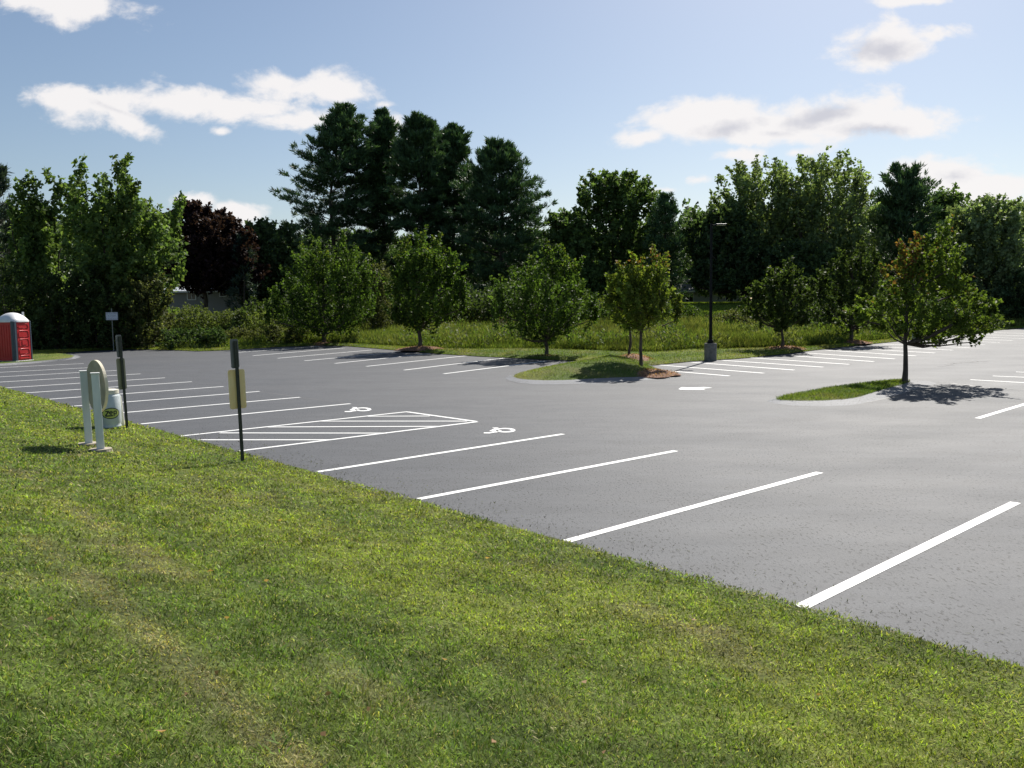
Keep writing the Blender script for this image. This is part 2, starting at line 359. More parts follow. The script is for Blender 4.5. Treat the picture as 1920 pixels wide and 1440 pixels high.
for e in [(657, 757), (562.5, 745), (486.5, 734), (419, 724.8), (360, 715.8), (309.5, 708.5), (264, 701), (225, 694.3), (190, 688.3), (157, 681.7)]:
    p = at(*e); strip('stall_line', p, p+SV5*(1.0), .125)
# crosshatched access aisle
hb = [(447, 846), (895, 791), (765, 772), (337, 818)]
strip('crosshatch_line', at(*hb[0]), at(*hb[1])); strip('crosshatch_line', at(*hb[3]), at(*hb[2])); strip('crosshatch_line', at(764, 772.5), at(893, 790.5), .105, z=.0045)
for a, b in [((690, 780.8), (806, 780.3)), ((600, 789.9), (876, 789.9)), ((503, 800.9), (822, 799.7)), ((412, 812), (726, 812.5)), ((372, 825), (622, 825))]:
    strip('crosshatch_line', at(*a), at(*b), .10, z=.005)
# left rear row
for a, b in [((832, 701), (1024, 677)), ((758, 694), (945, 671.5)), ((687, 687), (873, 667.3)), ((628, 681.5), (810, 662.5)), ((571, 676.5), (749, 660.2)), ((520.5, 671.8), (697, 656.3)), ((474, 667), (646, 652.3)), ((433, 661.8), (600, 649.3))]:
    strip('stall_line', at(*a), at(*b), .15)
# right rear row
for a, b in [((1230, 693.5), (1368, 705)), ((1237, 684.5), (1432, 699.8)), ((1297, 679.3), (1489.5, 694)), ((1354, 675.6), (1543.5, 688.4)), ((1408, 671), (1592, 683.2)), ((1493.5, 667.8), (1638, 678.1)), ((1513.7, 662.1), (1678, 673)),
             ((1548.4, 656.7), (1717.4, 667.5)), ((1580, 652.5), (1753, 661.8)), ((1620, 649), (1786.8, 656.7)), ((1655, 645.3), (1818, 652)), ((1690, 641), (1846.4, 646.7)), ((1712, 636.5), (1874.5, 642.3)), ((1740, 632.8), (1899, 638.5)), ((1780, 630), (1925, 635)), ((1830, 627), (1960, 631)), ((1860, 623.5), (1985, 627.5))]:
    strip('stall_line', at(*a), at(*b), .15)
# right centre rows
for a, b in [((1833, 784.5), (2090, 707)), ((1819, 712), (1990, 721.5)), ((1861, 705), (2040, 712.5)), ((1905, 697.5), (2080, 704))]:
    strip('stall_line', at(*a), at(*b), .125)
def flat(name, polys, m, z, label=None):
    V = []; Fc = []
    for P in polys:
        q = [at(*p)[:2] for p in P]; i0 = len(V); V += [(p[0], p[1], z) for p in q]; Fc.append(tuple(range(i0, i0+len(q))))
    me = bpy.data.meshes.new(name); me.from_pydata([tuple(map(float, v)) for v in V], [], Fc); me.materials.append(m)
    bm = bmesh.new(); bm.from_mesh(me); bmesh.ops.triangulate(bm, faces=bm.faces[:]); bm.normal_update()
    for f in bm.faces:
        if f.normal.z < 0: f.normal_flip()
    bm.to_mesh(me); bm.free(); ob = link(bpy.data.objects.new(name, me), lot)
    if label: ob['label'] = label
    return ob
def wheelchair(z1, sc, ox, oy):
    P = lambda x, y: (ox+x*sc, oy+y*sc)     # pixel frame of the symbol, 1920 wide crop / 19.2
    ring = []; N = 28
    for i in range(N):
        a0, a1 = 2*math.pi*i/N, 2*math.pi*(i+1)/N
        c = (58.0, 17.0); ro = (18.5, 4.2); ri = (12.5, 2.4)
        q = lambda a, r, dx=0: P(c[0]+dx+r[0]*math.cos(a), c[1]+r[1]*math.sin(a))
        ring.append([q(a0, ro), q(a1, ro), q(a1, ri, -2.0), q(a0, ri, -2.0)])
    body = [[P(17, 21.2), P(28, 20.8), P(38, 18.6), P(44, 18.4), P(43, 20.8), P(36, 21.4), P(28, 23), P(17, 22.8)],
            [P(27, 18.6), P(38, 13.2), P(33, 12.6), P(34, 12), P(45, 12.2), P(43.5, 14.2), P(38, 17), P(37, 18.8)],
            [P(37, 16.6), P(44, 16.8), P(51, 18), P(50.5, 19), P(42, 18.6), P(37, 18.2)]]
    flat('accessibility_symbol', ring+body, M_PAINT, z1)
wheelchair(.0046, 1.0, 890, 790)
wheelchair(.0046, .84, 632, 753.5)
flat('direction_arrow', [[(1272, 729.8), (1275, 727.8), (1279, 726), (1290, 727), (1305, 726.8), (1320, 726), (1336, 727.3), (1320, 728.4), (1316, 728.8), (1323, 730.4), (1312, 731), (1276, 730.6)]], M_PAINT, .0046)
# crack sealant and pale scuffs
M_CRACK = mat('crack_sealant', (.022, .022, .024), .5)
def crack(pts, w, m=M_CRACK, z=.003):
    P = [at(*p)[:2] for p in pts]; Q = []
    for a, b in zip(P[:-1], P[1:]):
        for k in range(6): Q.append(a+(b-a)*k/6)
    Q.append(P[-1]); Q = [q+(rng.random(2)-.5)*w*1.2 for q in Q]; V = []
    for i, q in enumerate(Q):
        d = Q[min(i+1, len(Q)-1)]-Q[max(i-1, 0)]; d /= np.linalg.norm(d); n = np.array([-d[1], d[0]])*w*(.3+.7*rng.random())/2
        V += [(*(q+n), z), (*(q-n), z)]
    meshobj('crack_seal', V, [(2*i, 2*i+1, 2*i+3, 2*i+2) for i in range(len(Q)-1)], m, lot)
crack([(1790, 719), (1830, 724), (1860, 727.5), (1925, 731)], .16)
crack([(1450, 757.5), (1500, 761), (1560, 760.5), (1620, 756), (1690, 741)], .05)
crack([(949, 713), (975, 719), (1010, 721), (1060, 720.5), (1110, 719)], .06)
M_SCUFF = mat('scuff_dust', (.15, .148, .15), .8)
crack([(486, 734.3), (562, 745.3), (600, 750), (657, 757.3)], .045, M_SCUFF)
crack([(1770, 688), (1782, 683), (1800, 680.5), (1830, 678.5), (1850, 678)], .3, M_SCUFF)

# ------------------------------------------------------------------ grass blades
def blades(P, L, W, C, lean, name, m=M_GRASS, parent=None, azb=None):
    N = len(P); az = rng.random(N)*2*np.pi; tl = lean*(.35+.9*rng.random(N)); tl = np.clip(tl, 0, 1.45)
    a = np.c_[np.sin(tl)*np.cos(az), np.sin(tl)*np.sin(az), np.cos(tl)]
    b = np.c_[-np.sin(az+rng.normal(0, .6, N)), np.cos(az+rng.normal(0, .6, N)), np.zeros(N)]
    L = L[:, None]; W = W[:, None]
    droop = np.c_[np.cos(az), np.sin(az), -np.ones(N)*.5]*L*.22*rng.random((N, 1))
    V = np.stack([P-b*W*.45, P+a*L*.55-b*W*.5+0*P, P+a*L+droop, P+a*L*.5+b*W*.5], 1)
    return quads(name, V, C, m, parent)
# near lawn: density falls off with distance from the viewpoint of the photograph
NB = 760000
az = (rng.random(NB)*88-46)*np.pi/180
r = 1.9*np.exp(rng.random(NB)**.92*math.log(46/1.9))
X = r*np.sin(az); Y = r*np.cos(az); s = lawn_s(X, Y)
keep = (s > -.07+edge_w((X-E0[0])*EU[0]+(Y-E0[1])*EU[1])*.8) & (s < 40)
X, Y, r, s = X[keep], Y[keep], r[keep], s[keep]
c, kg, kb = lawn_col(X, Y)
cl = fbm(X*5, Y*5)
keep = rng.random(len(X)) < (1-.15*kb)*(.62+.6*ss(cl, .25, .6)); X, Y, r, s, c, kg, kb, cl = [q[keep] for q in (X, Y, r, s, c, kg, kb, cl)]
n = len(X); P = np.c_[X, Y, lawn_surf(X, Y)-.004]; P[s < 0, 2] = .004
h = (.024+.026*rng.random(n)+.022*kg*rng.random(n)+.016*ss(cl, .55, .8))*(1-.35*kb)*np.clip((r/6)**.25, 1, 1.6)
w = (.0030+.0021*rng.random(n))*np.clip(r/3.2, 1, 9)
tint = rng.normal(1.02, .36, (n, 1)).clip(.3, 2.1); dry = (rng.random((n, 1)) < .13)
c = np.where(dry, np.array([.38, .35, .18]), c)*tint*(1+rng.normal(0, .06, (n, 3)))
gb = blades(P, h, w, c.clip(.01, .8), 1.05, 'lawn_grass'); tag(gb, kind='stuff', label='mown green lawn grass with dry tan streaks beside the parking lot', cat='grass')
# clippings blown onto the pavement along the edge
k = 3600; U_ = rng.random(k)*34-20; sp_ = rng.random(k)**3*.75; X = E0[0]+EU[0]*U_+EN[0]*sp_; Y = E0[1]+EU[1]*U_+EN[1]*sp_
clp = blades(np.c_[X, Y, np.full(k, .007)], .02+.025*rng.random(k), .005*np.clip(np.hypot(X, Y)/5, 1, 6), np.where(rng.random((k, 1)) < .5, np.array([.10, .11, .05]), np.array([.05, .045, .03]))*rng.normal(1, .2, (k, 1)).clip(.5, 1.5), 1.5, 'grass_clippings')  # half olive, half dark brown, denser towards the lawn edge
tag(clp, kind='stuff', label='dry olive and dark brown grass clippings scattered on the asphalt beside the lawn', cat='clippings')
# coarse weed tufts of crabgrass
nt_ = 300; az = (rng.random(nt_)*80-42)*np.pi/180; rr_ = 2.3*np.exp(rng.random(nt_)*math.log(14/2.3)); X = rr_*np.sin(az); Y = rr_*np.cos(az)
ok = (lawn_s(X, Y) > .05) & ((near_line(X, Y, GREEN1, .5) > .25) | (rng.random(nt_) < .4)); X = X[ok]; Y = Y[ok]
k = 16; X = np.repeat(X, k)+rng.normal(0, .035, len(X)*k); Y = np.repeat(Y, k)+rng.normal(0, .035, len(Y)*k); n = len(X)
tuf = blades(np.c_[X, Y, lawn_surf(X, Y)], .05+.04*rng.random(n), .006+.003*rng.random(n), np.array([.15, .24, .05])*rng.normal(1, .2, (n, 1)).clip(.5, 1.6), 1.0, 'weed_tufts')
tag(tuf, kind='stuff', label='coarser darker weed tufts scattered in the mown lawn', cat='weeds')

# verge grass (mown, far side) and tall meadow grass
def far_pts(N, t0f, t1f, p0=-100, p1=1960):
    tha = math.atan2(ray(p0, 640)[0], ray(p0, 640)[1]); thb = math.atan2(ray(p1, 640)[0], ray(p1, 640)[1])
    th = tha+(thb-tha)*rng.random(N); a = t0f(th); b = t1f(th); t = a+(b-a)*rng.random(N)**1.3; R = np.interp(th, FTH, FR)+t
    X = R*np.sin(th); Y = R*np.cos(th); return X, Y, R
mt0 = lambda th: np.interp(th, MTH, MT0)
X, Y, R = far_pts(70000, lambda t: 0*t-.05, lambda t: mt0(t)+2)
n = len(X); c = verge_col(X, Y)*rng.normal(1, .22, (n, 1)).clip(.4, 1.7)
tag(blades(np.c_[X, Y, far_z(X, Y)-.005], .05+.07*rng.random(n), .022*R/45, c, .8, 'verge_grass'), kind='stuff', label='mown grass verge along the far edge of the parking lot', cat='grass')
X, Y, R = far_pts(190000, mt0, lambda t: mt0(t)+23, 300, 1960)
m_ = fbm(X*.12+3, Y*.12); ed = ss(R-np.interp(np.arctan2(X, Y), FTH, FR)-mt0(np.arctan2(X, Y)), 0, 2.5)
keep = rng.random(len(X)) < .35+.65*ss(m_, .3, .5); X, Y, R, m_, ed = X[keep], Y[keep], R[keep], m_[keep], ed[keep]; n = len(X)
ga = np.array([.16, .20, .05]); gb_ = np.array([.21, .22, .08]); gc = np.array([.075, .12, .03]); k = ss(m_, .35, .7)[:, None]; k2 = (rng.random((n, 1)) < .3)
c = np.where(k2, gc, ga*(1-k)+gb_*k)*rng.normal(1, .2, (n, 1)).clip(.5, 1.6)*(1-.45*ss(fbm(X*.5+20, Y*.35), .45, .62)*ss(X, -8, 2))[:, None]
tag(blades(np.c_[X, Y, far_z(X, Y)-.02], (.35+.55*rng.random(n))*(.45+.55*ed)*(.6+.9*m_), .035*R/50, c, .38, 'tall_meadow_grass'), kind='stuff', label='tall yellow-green meadow grass and weeds behind the mown verge', cat='meadow grass')
X, Y, R = far_pts(36000, lambda t: 0*t+40, lambda t: 0*t+75, 1235, 1420); n = len(X)
tag(blades(np.c_[X, Y, far_z(X, Y)-.02], .1+.1*rng.random(n), np.full(n, .08), np.array([.20, .26, .05])*rng.normal(1, .2, (n, 1)).clip(.5, 1.6), .5, 'back_lawn_grass'), kind='stuff', label='bright back lawn grass in front of the white house', cat='grass')

# broad-leaved weeds standing in the meadow
X, Y, R = far_pts(60000, lambda t: mt0(t)-.3, lambda t: mt0(t)+24, 480, 1760); n = len(X); cl = fbm(X*.45+50, Y*.3+7)
keep = rng.random(n) < ss(cl, .47, .62)*(.35+.65*ss(X, -9, 3)); X, Y, R, cl = X[keep], Y[keep], R[keep], cl[keep]; n = len(X)
wc = np.where(fbm(X*.8, Y*.8+30)[:, None] > .5, np.array([.10, .15, .04]), np.array([.15, .165, .07]))*rng.normal(1, .22, (n, 1)).clip(.5, 1.6)
tag(blades(np.c_[X, Y, far_z(X, Y)+(.25+1.1*(cl-.42)*3)*rng.random(n)], .16+.12*rng.random(n), np.full(n, .08), wc, .75, 'meadow_weeds'), kind='stuff', label='clumps of broad-leaved weeds and goldenrod in the meadow', cat='weeds')

# ------------------------------------------------------------------ kerbed islands
def island(outer, inner, h, name, label, gcount, mound=0.0):
    O = [at(*p) for p in outer]; I = [at(p[0], p[1], h) for p in inner]; n = len(O)
    V = [tuple(p) for p in O]+[tuple(p) for p in I]
    for p in O: pass
    V = [(v[0], v[1], .001 if i < n else v[2]) for i, v in enumerate(V)]
    ob = thing(name, label, 'island'); del ob['category']; del ob['label']; ob['kind'] = 'structure'
    kerb = meshobj('kerb', V, [(i, (i+1) % n, n+(i+1) % n, n+i) for i in range(n)], M_BERM, ob, True)
    bm = bmesh.new(); vs = [bm.verts.new(tuple(map(float, p))) for p in I]; f = bm.faces.new(vs)
    bmesh.ops.triangulate(bm, faces=[f]); bmesh.ops.subdivide_edges(bm, edges=bm.edges[:], cuts=3, use_grid_fill=True)
    bm.normal_update()
    for f in bm.faces:
        if f.normal.z < 0: f.normal_flip()
    I2 = np.array(I)[:, :2]
    def dist(q):
        d = 1e9
        for i in range(n):
            a = I2[i]; b = I2[(i+1) % n]; e = b-a; t = np.clip(((q-a)@e)/(e@e+1e-9), 0, 1); d = min(d, np.hypot(*(q-a-t*e)))
        return d
    for v in bm.verts: v.co.z += mound*float(ss(dist(np.array([v.co.x, v.co.y])), -.4, 2.0)-ss(0, -.4, 2.0))
    tf = bobj('turf', bm, M_TURF, ob, True)
    co = np.array([v.co[:] for v in tf.data.vertices]); setcol(tf.data, verge_col(co[:, 0], co[:, 1])*.8)
    # blades on it
    tri = []; me = tf.data; me.calc_loop_triangles()
    T = np.array([[me.vertices[i].co[:] for i in t.vertices] for t in me.loop_triangles]); ar = np.linalg.norm(np.cross(T[:, 1]-T[:, 0], T[:, 2]-T[:, 0]), axis=1)
    idx = rng.choice(len(T), gcount, p=ar/ar.sum()); a, b = rng.random((2, gcount)); fl = a+b > 1; a[fl] = 1-a[fl]; b[fl] = 1-b[fl]
    P = T[idx, 0]+(T[idx, 1]-T[idx, 0])*a[:, None]+(T[idx, 2]-T[idx, 0])*b[:, None]
    c = verge_col(P[:, 0], P[:, 1])*rng.normal(1.05, .25, (gcount, 1)).clip(.4, 1.7)
    g = blades(P, .05+.06*rng.random(gcount), np.full(gcount, .012), c, .9, 'island_grass', parent=ob); g['kind'] = 'stuff'
    return ob
island([(947, 708.5), (953, 713), (975, 718), (1010, 721), (1060, 720.5), (1110, 719), (1160, 715.5), (1215, 712.5), (1262, 709), (1275, 705), (1255, 700), (1232, 694), (1224, 689), (1215, 680), (1115, 676), (1070, 686), (1030, 692), (990, 698), (957, 703.5)],
       [(962, 706), (970, 709.5), (990, 711.8), (1020, 713), (1060, 712.6), (1100, 710.5), (1150, 708), (1200, 706.5), (1240, 703.5), (1252, 700.5), (1240, 696), (1226, 690), (1216, 684), (1208, 674), (1118, 674), (1075, 683), (1035, 690), (1000, 695.5), (970, 701.5)],
       .05, 'grass_peninsula', 'kerbed grass peninsula', 16000, .42)
island([(1437, 752), (1455, 757), (1490, 761), (1545, 762), (1600, 759.5), (1640, 752), (1680, 741), (1712, 731), (1742, 724), (1757, 719), (1742, 714.5), (1700, 713.5), (1640, 718), (1560, 729), (1490, 741), (1450, 748)],
       [(1453, 748.5), (1470, 750.5), (1500, 751.3), (1540, 751), (1585, 748.5), (1612, 744), (1645, 733.5), (1672, 726), (1696, 719.5), (1706, 715.5), (1700, 712.8), (1682, 712.6), (1640, 716.5), (1560, 726.5), (1500, 737.5), (1465, 744)],
       .06, 'traffic_island', 'kerbed island', 12000, .12)
island([(-260, 700), (-120, 694), (-20, 687.5), (50, 682.5), (110, 677), (141, 672.5), (152, 669.5), (146, 666.5), (120, 663.5), (60, 662), (-100, 662), (-260, 664)],
       [(-255, 697), (-120, 690), (-20, 683), (50, 678.5), (105, 674), (132, 670.5), (140, 667.5), (132, 665), (112, 662.5), (60, 660), (-100, 660), (-255, 662)],
       .10, 'grass_corner', 'grass corner under the portable toilet', 9000, .05)

# ------------------------------------------------------------------ mulch mounds
def mound(c, rx, ry, h, sh=0.0):
    V = []; Fc = []; na, nr = 26, 8
    ph = rng.random(3)*6
    for j in range(nr+1):
        q = j/nr
        for i in range(na):
            a = 2*math.pi*i/na; w = 1+.1*math.sin(2*a+ph[0])+.07*math.sin(5*a+ph[1])
            V.append((c[0]+rx*q*w*math.cos(a)+sh*rx*(q), c[1]+ry*q*w*math.sin(a), c[2]+h*(1-q*q)**1.2-.03*q**6+float(rng.normal(0, .012))))
    for j in range(nr):
        for i in range(na): Fc.append((j*na+i, j*na+(i+1) % na, (j+1)*na+(i+1) % na, (j+1)*na+i))
    ob = meshobj('mulch_mound', V, Fc, M_MULCH, None, True); tag(ob, kind='structure')
    # chips
    n = 1500; a = rng.random(n)*2*np.pi; q = np.sqrt(rng.random(n)); P = np.c_[c[0]+rx*q*np.cos(a)*.97+sh*rx*q, c[1]+ry*q*np.sin(a)*.97, c[2]+h*(1-q*q)**1.2]
    cc = np.where(rng.random((n, 1)) < .5, np.array([.46, .26, .17]), np.array([.18, .10, .065]))*rng.normal(1, .2, (n, 1)).clip(.5, 1.5)
    ch = blades(P, .05+.07*rng.random(n), np.full(n, .022), cc, 1.35, 'bark_chips', parent=ob); ch['kind'] = 'stuff'
    return ob

# ------------------------------------------------------------------ foliage
def leafquads(P, A, L, Wr, fold=.15):
    N = len(P); r_ = rng.normal(size=(N, 3)); b = np.cross(A, r_); b /= np.linalg.norm(b, axis=1)[:, None]+1e-9; nn = np.cross(A, b)
    L = L[:, None]
    return np.stack([P, P+A*L*.45+b*L*Wr*.5+nn*L*fold, P+A*L, P+A*L*.45-b*L*Wr*.5+nn*L*fold], 1)
def unit(v): return v/(np.linalg.norm(v, axis=-1, keepdims=True)+1e-9)
def gray_(c, k): m = sum(c)/3; return tuple(v*(1-k)+m*k for v in c)
PAL = {
 'maple': [(0.068, 0.116, 0.023), (0.099, 0.154, 0.031), (0.046, 0.081, 0.019)],
 'maple_lime': [(.105, .155, .030), (.14, .185, .036), (.08, .12, .024)],
 'maple_dark': [(0.057, 0.090, 0.023), (0.083, 0.121, 0.028), (0.044, 0.067, 0.018)],
 'maple_yellow': [(.15, .20, .038), (.12, .17, .032), (.18, .205, .045)],
 'poplar': [(0.122, 0.194, 0.050), (0.173, 0.245, 0.065), (0.086, 0.144, 0.043)],
 'thicket': [(0.062, 0.098, 0.032), (0.090, 0.133, 0.040), (0.045, 0.075, 0.025)],
 'purple': [(.034, .018, .022), (.048, .025, .029), (.024, .014, .017)],
 'oak': [(0.099, 0.164, 0.048), (0.131, 0.208, 0.057), (0.077, 0.121, 0.039)],
 'locust': [(0.181, 0.254, 0.085), (0.242, 0.315, 0.109), (0.133, 0.194, 0.068)],
 'willow': [(0.198, 0.277, 0.111), (0.251, 0.330, 0.132), (0.132, 0.198, 0.079)],
 'dark': [(0.075, 0.124, 0.049), (0.103, 0.161, 0.059), (0.054, 0.094, 0.040)],
 'pine': [(0.059, 0.110, 0.053), (0.084, 0.141, 0.063), (0.044, 0.080, 0.040)],
 'spruce': [(0.048, 0.072, 0.058), (0.066, 0.090, 0.070), (0.034, 0.054, 0.043)],
 'shrub': [(.13, .165, .05), (.17, .20, .065), (.08, .11, .035)],
 'rhodo': [(.055, .095, .035), (.09, .14, .05), (.035, .06, .022)],
 'olive': [(.11, .12, .05), (.14, .15, .06), (.07, .085, .035)],
 'russet': [(.09, .07, .035), (.12, .10, .045), (.06, .065, .03)],
 'autumn': [(.24, .13, .04), (.23, .17, .045), (.17, .085, .045)],
}
for k_, q_ in (('oak', .12), ('locust', .22), ('willow', .25), ('dark', .15), ('poplar', .12), ('thicket', .15), ('maple_dark', .08)): PAL[k_] = [gray_(c, q_) for c in PAL[k_]]
def pick(pal, n, sd=.13):
    c = np.array(PAL[pal]); return c[rng.integers(0, len(c), n)]*rng.normal(1, sd, (n, 1)).clip(.45, 1.7)
def sil_fn(sil, depth):
    """silhouette rows (y, xl, xr) in the photo -> height, axis offset, radius in metres at this depth"""
    z = []; cx = []; rd = []
    for (y, xl, xr) in sil:
        a = atd(xl, y, depth); b = atd(xr, y, depth); z.append((a[2]+b[2])/2); cx.append((a[0]+b[0])/2); rd.append(abs(b[0]-a[0])/2)
    o = np.argsort(z); return np.array(z)[o], np.array(cx)[o], np.array(rd)[o]
def broad(name, label, cat, base, sil, pal, leaf=.14, shoots=170, per=45, tr=.09, depth=None, group=None, bark=None, shootlen=.16, up=.75, airy=.0, z0=None,
          pal2=None, limbs=26, multi=1, wr=.75, flat_=1.0, crownname='crown', fill=.25, trunkname='trunk', spires=None, spn=12):
    if depth is None:
        p = at(*base); 
        for _ in range(4): p = at(base[0], base[1], float(far_z(np.array([p[0]]), np.array([p[1]]))[0]) if z0 is None else z0)
        depth = p[1]
    else:
        p = atd(base[0], base[1], depth)
        p[2] = float(far_z(np.array([p[0]]), np.array([p[1]]))[0]) if z0 is None else z0
    shoots = int(shoots*(1.75 if depth > 80 else 1.45 if depth > 61 else 1.25 if cat == 'shrub' else 1.0)); leaf = leaf*(1.1 if depth > 80 else 1.0)
    root = thing(name, label, cat, p, group=group)
    zz, cc, rr = sil_fn(sil, depth); zt, zb = zz[-1], zz[0]; H = zt-zb
    # trunk and limbs (local coordinates)
    tb = Tubes(); top = zb+H*.75
    def ax(z): return np.interp(z, zz, cc)
    for mI in range(multi):
        oa = 0 if multi == 1 else 2*math.pi*mI/multi+.4; sp = 0 if multi == 1 else tr*2.2
        pts = []; rad = []; K = 9
        for i in range(K):
            q = i/(K-1); z = p[2]-.1+q*(top-p[2]+.1); bx = p[0]+.55*(ax(max(z, zb))-p[0])*ss(z, zb+.1*H, zt)
            spread = sp*(.6+q*5)
            pts.append((bx-p[0]+math.cos(oa)*spread+rng.normal(0, tr*.35)*(q > .1), math.sin(oa)*spread+rng.normal(0, tr*.35)*(q > .1), z-p[2])); rad.append(tr*(1.0-.82*q)*(1.25 if i == 0 else 1))
        tb.add(pts, rad, 8)
    # shoots
    z = zb+H*(1-.42*shootlen)*rng.random(shoots*4); w = np.interp(z, zz, rr); pr = w**1.6+.02*w.max(); keep = rng.random(len(z)) < pr/pr.max(); z = z[keep][:shoots]; n = len(z)
    azm = rng.random(n)*2*np.pi; R0 = np.interp(z, zz, rr); ph = rng.random(4)*6
    tq = (z-zb)/H; lobe = (1+.13*np.sin(3*azm+ph[0]+5*tq)+.10*np.sin(5*azm+ph[1]-9*tq))*np.where(rng.random(n) < .12, 1.13, 1)
    rho = np.maximum(R0*lobe*(rng.random(n)**(.38))*1.02-.30*shootlen*H*.8, R0*.25*rng.random(n))
    Q = np.c_[ax(z)+rho*np.cos(azm), p[1]+rho*np.sin(azm)*flat_, z-.02*H]
    outw = np.c_[np.cos(azm), np.sin(azm), np.zeros(n)]*(rho/(R0+1e-6))[:, None]
    D = unit(outw*.75+np.array([0, 0, up])+rng.normal(0, .33, (n, 3)))
    SL = shootlen*H*(.55+.7*rng.random(n))*(.65+.35*ss(R0, 0, rr.max()*.6)); Q = Q-D*SL[:, None]*.55
    for (xc, yt, yb, wd) in (spires or []):
        a0 = atd(xc, yt, depth); b0 = atd(xc, yb, depth); dy_ = rng.normal(0, rr.max()*.25); L_ = a0[2]-b0[2]; wm = wd*depth/F/2
        k_ = spn; zz2 = b0[2]+L_*(np.arange(k_)+.3)/k_*.92; az2 = rng.random(k_)*2*np.pi; wr2 = wm*(1.15-.8*(zz2-b0[2])/L_)
        tw = np.clip((zz2-b0[2])/L_, 0, 1); xs = b0[0]+(a0[0]-b0[0])*tw
        Q2 = np.c_[xs+wr2*.4*np.cos(az2), p[1]+dy_+wr2*.4*np.sin(az2), zz2-.12*L_]; D2_ = unit(np.c_[np.cos(az2)*.5, np.sin(az2)*.5, np.full(k_, 1.1)]); S2 = np.full(k_, L_*.30)
        Q = np.r_[Q, Q2]; D = np.r_[D, D2_]; SL = np.r_[SL, S2]
        tb.add([np.array([b0[0]+(p[0]-b0[0])*.4, p[1]+dy_*.5, b0[2]-L_*.2])-p, np.array([b0[0], p[1]+dy_, b0[2]])-p, np.array([a0[0], p[1]+dy_, a0[2]-.1*L_])-p], [tr*.35, tr*.22, tr*.06], 5)
    n = len(Q)
    # leaves along shoots
    N = n*per; i = np.repeat(np.arange(n), per); u = rng.random(N)
    rs = SL[i]*(.24 if 'maple' in name else .30)*(1.15-.85*u); P = Q[i]+D[i]*(SL[i]*u)[:, None]+unit(rng.normal(size=(N, 3)))*(rs*rng.random(N)**.5)[:, None]
    A = unit(D[i]*.35+rng.normal(0, .7, (N, 3))+np.array([0, 0, -.25])); L = leaf*(.65+.7*rng.random(N))
    C = pick(pal, N)*(rng.normal(1, .2, (n, 1))[i]).clip(.5, 1.5)
    if pal2:
        pn, lo, hi, pmax = pal2; tz = ((P[:, 2]-zb)/H); cl = fbm(P[:, 0]*1.1, P[:, 2]*1.1+P[:, 1]*.7)
        m = rng.random(N) < pmax*ss(tz, lo, hi)*ss(cl, .38, .6); C[m] = pick(pn, int(m.sum()))
    P[:, :3] -= p
    crown = quads(crownname, leafquads(P, A, L, wr), C, M_LEAF, root)
    sel = rng.permutation(len(z))[:limbs]
    for j in sel:
        e = Q[j]-p; zs = max(zb-p[2]-H*.05, min(e[2]-np.hypot(e[0], e[1])*.8, top-p[2])); zs = max(zs, (zb-p[2])*.9); q = (zs)/(top-p[2])
        s0 = np.array([.55*(ax(max(zs+p[2], zb))-p[0])*ss(zs+p[2], zb+.1*H, zt), 0, zs]); r0 = tr*(1-.82*q)*.5
        midp = s0*.5+e*.5+np.array([0, 0, -.03*H]); tb.add([s0, midp, e, e+(D[j]*SL[j]*.7)], [r0, r0*.7, r0*.4, r0*.15], 5)
    tb.build(trunkname, bark or M_BARK, root)
    return root, p
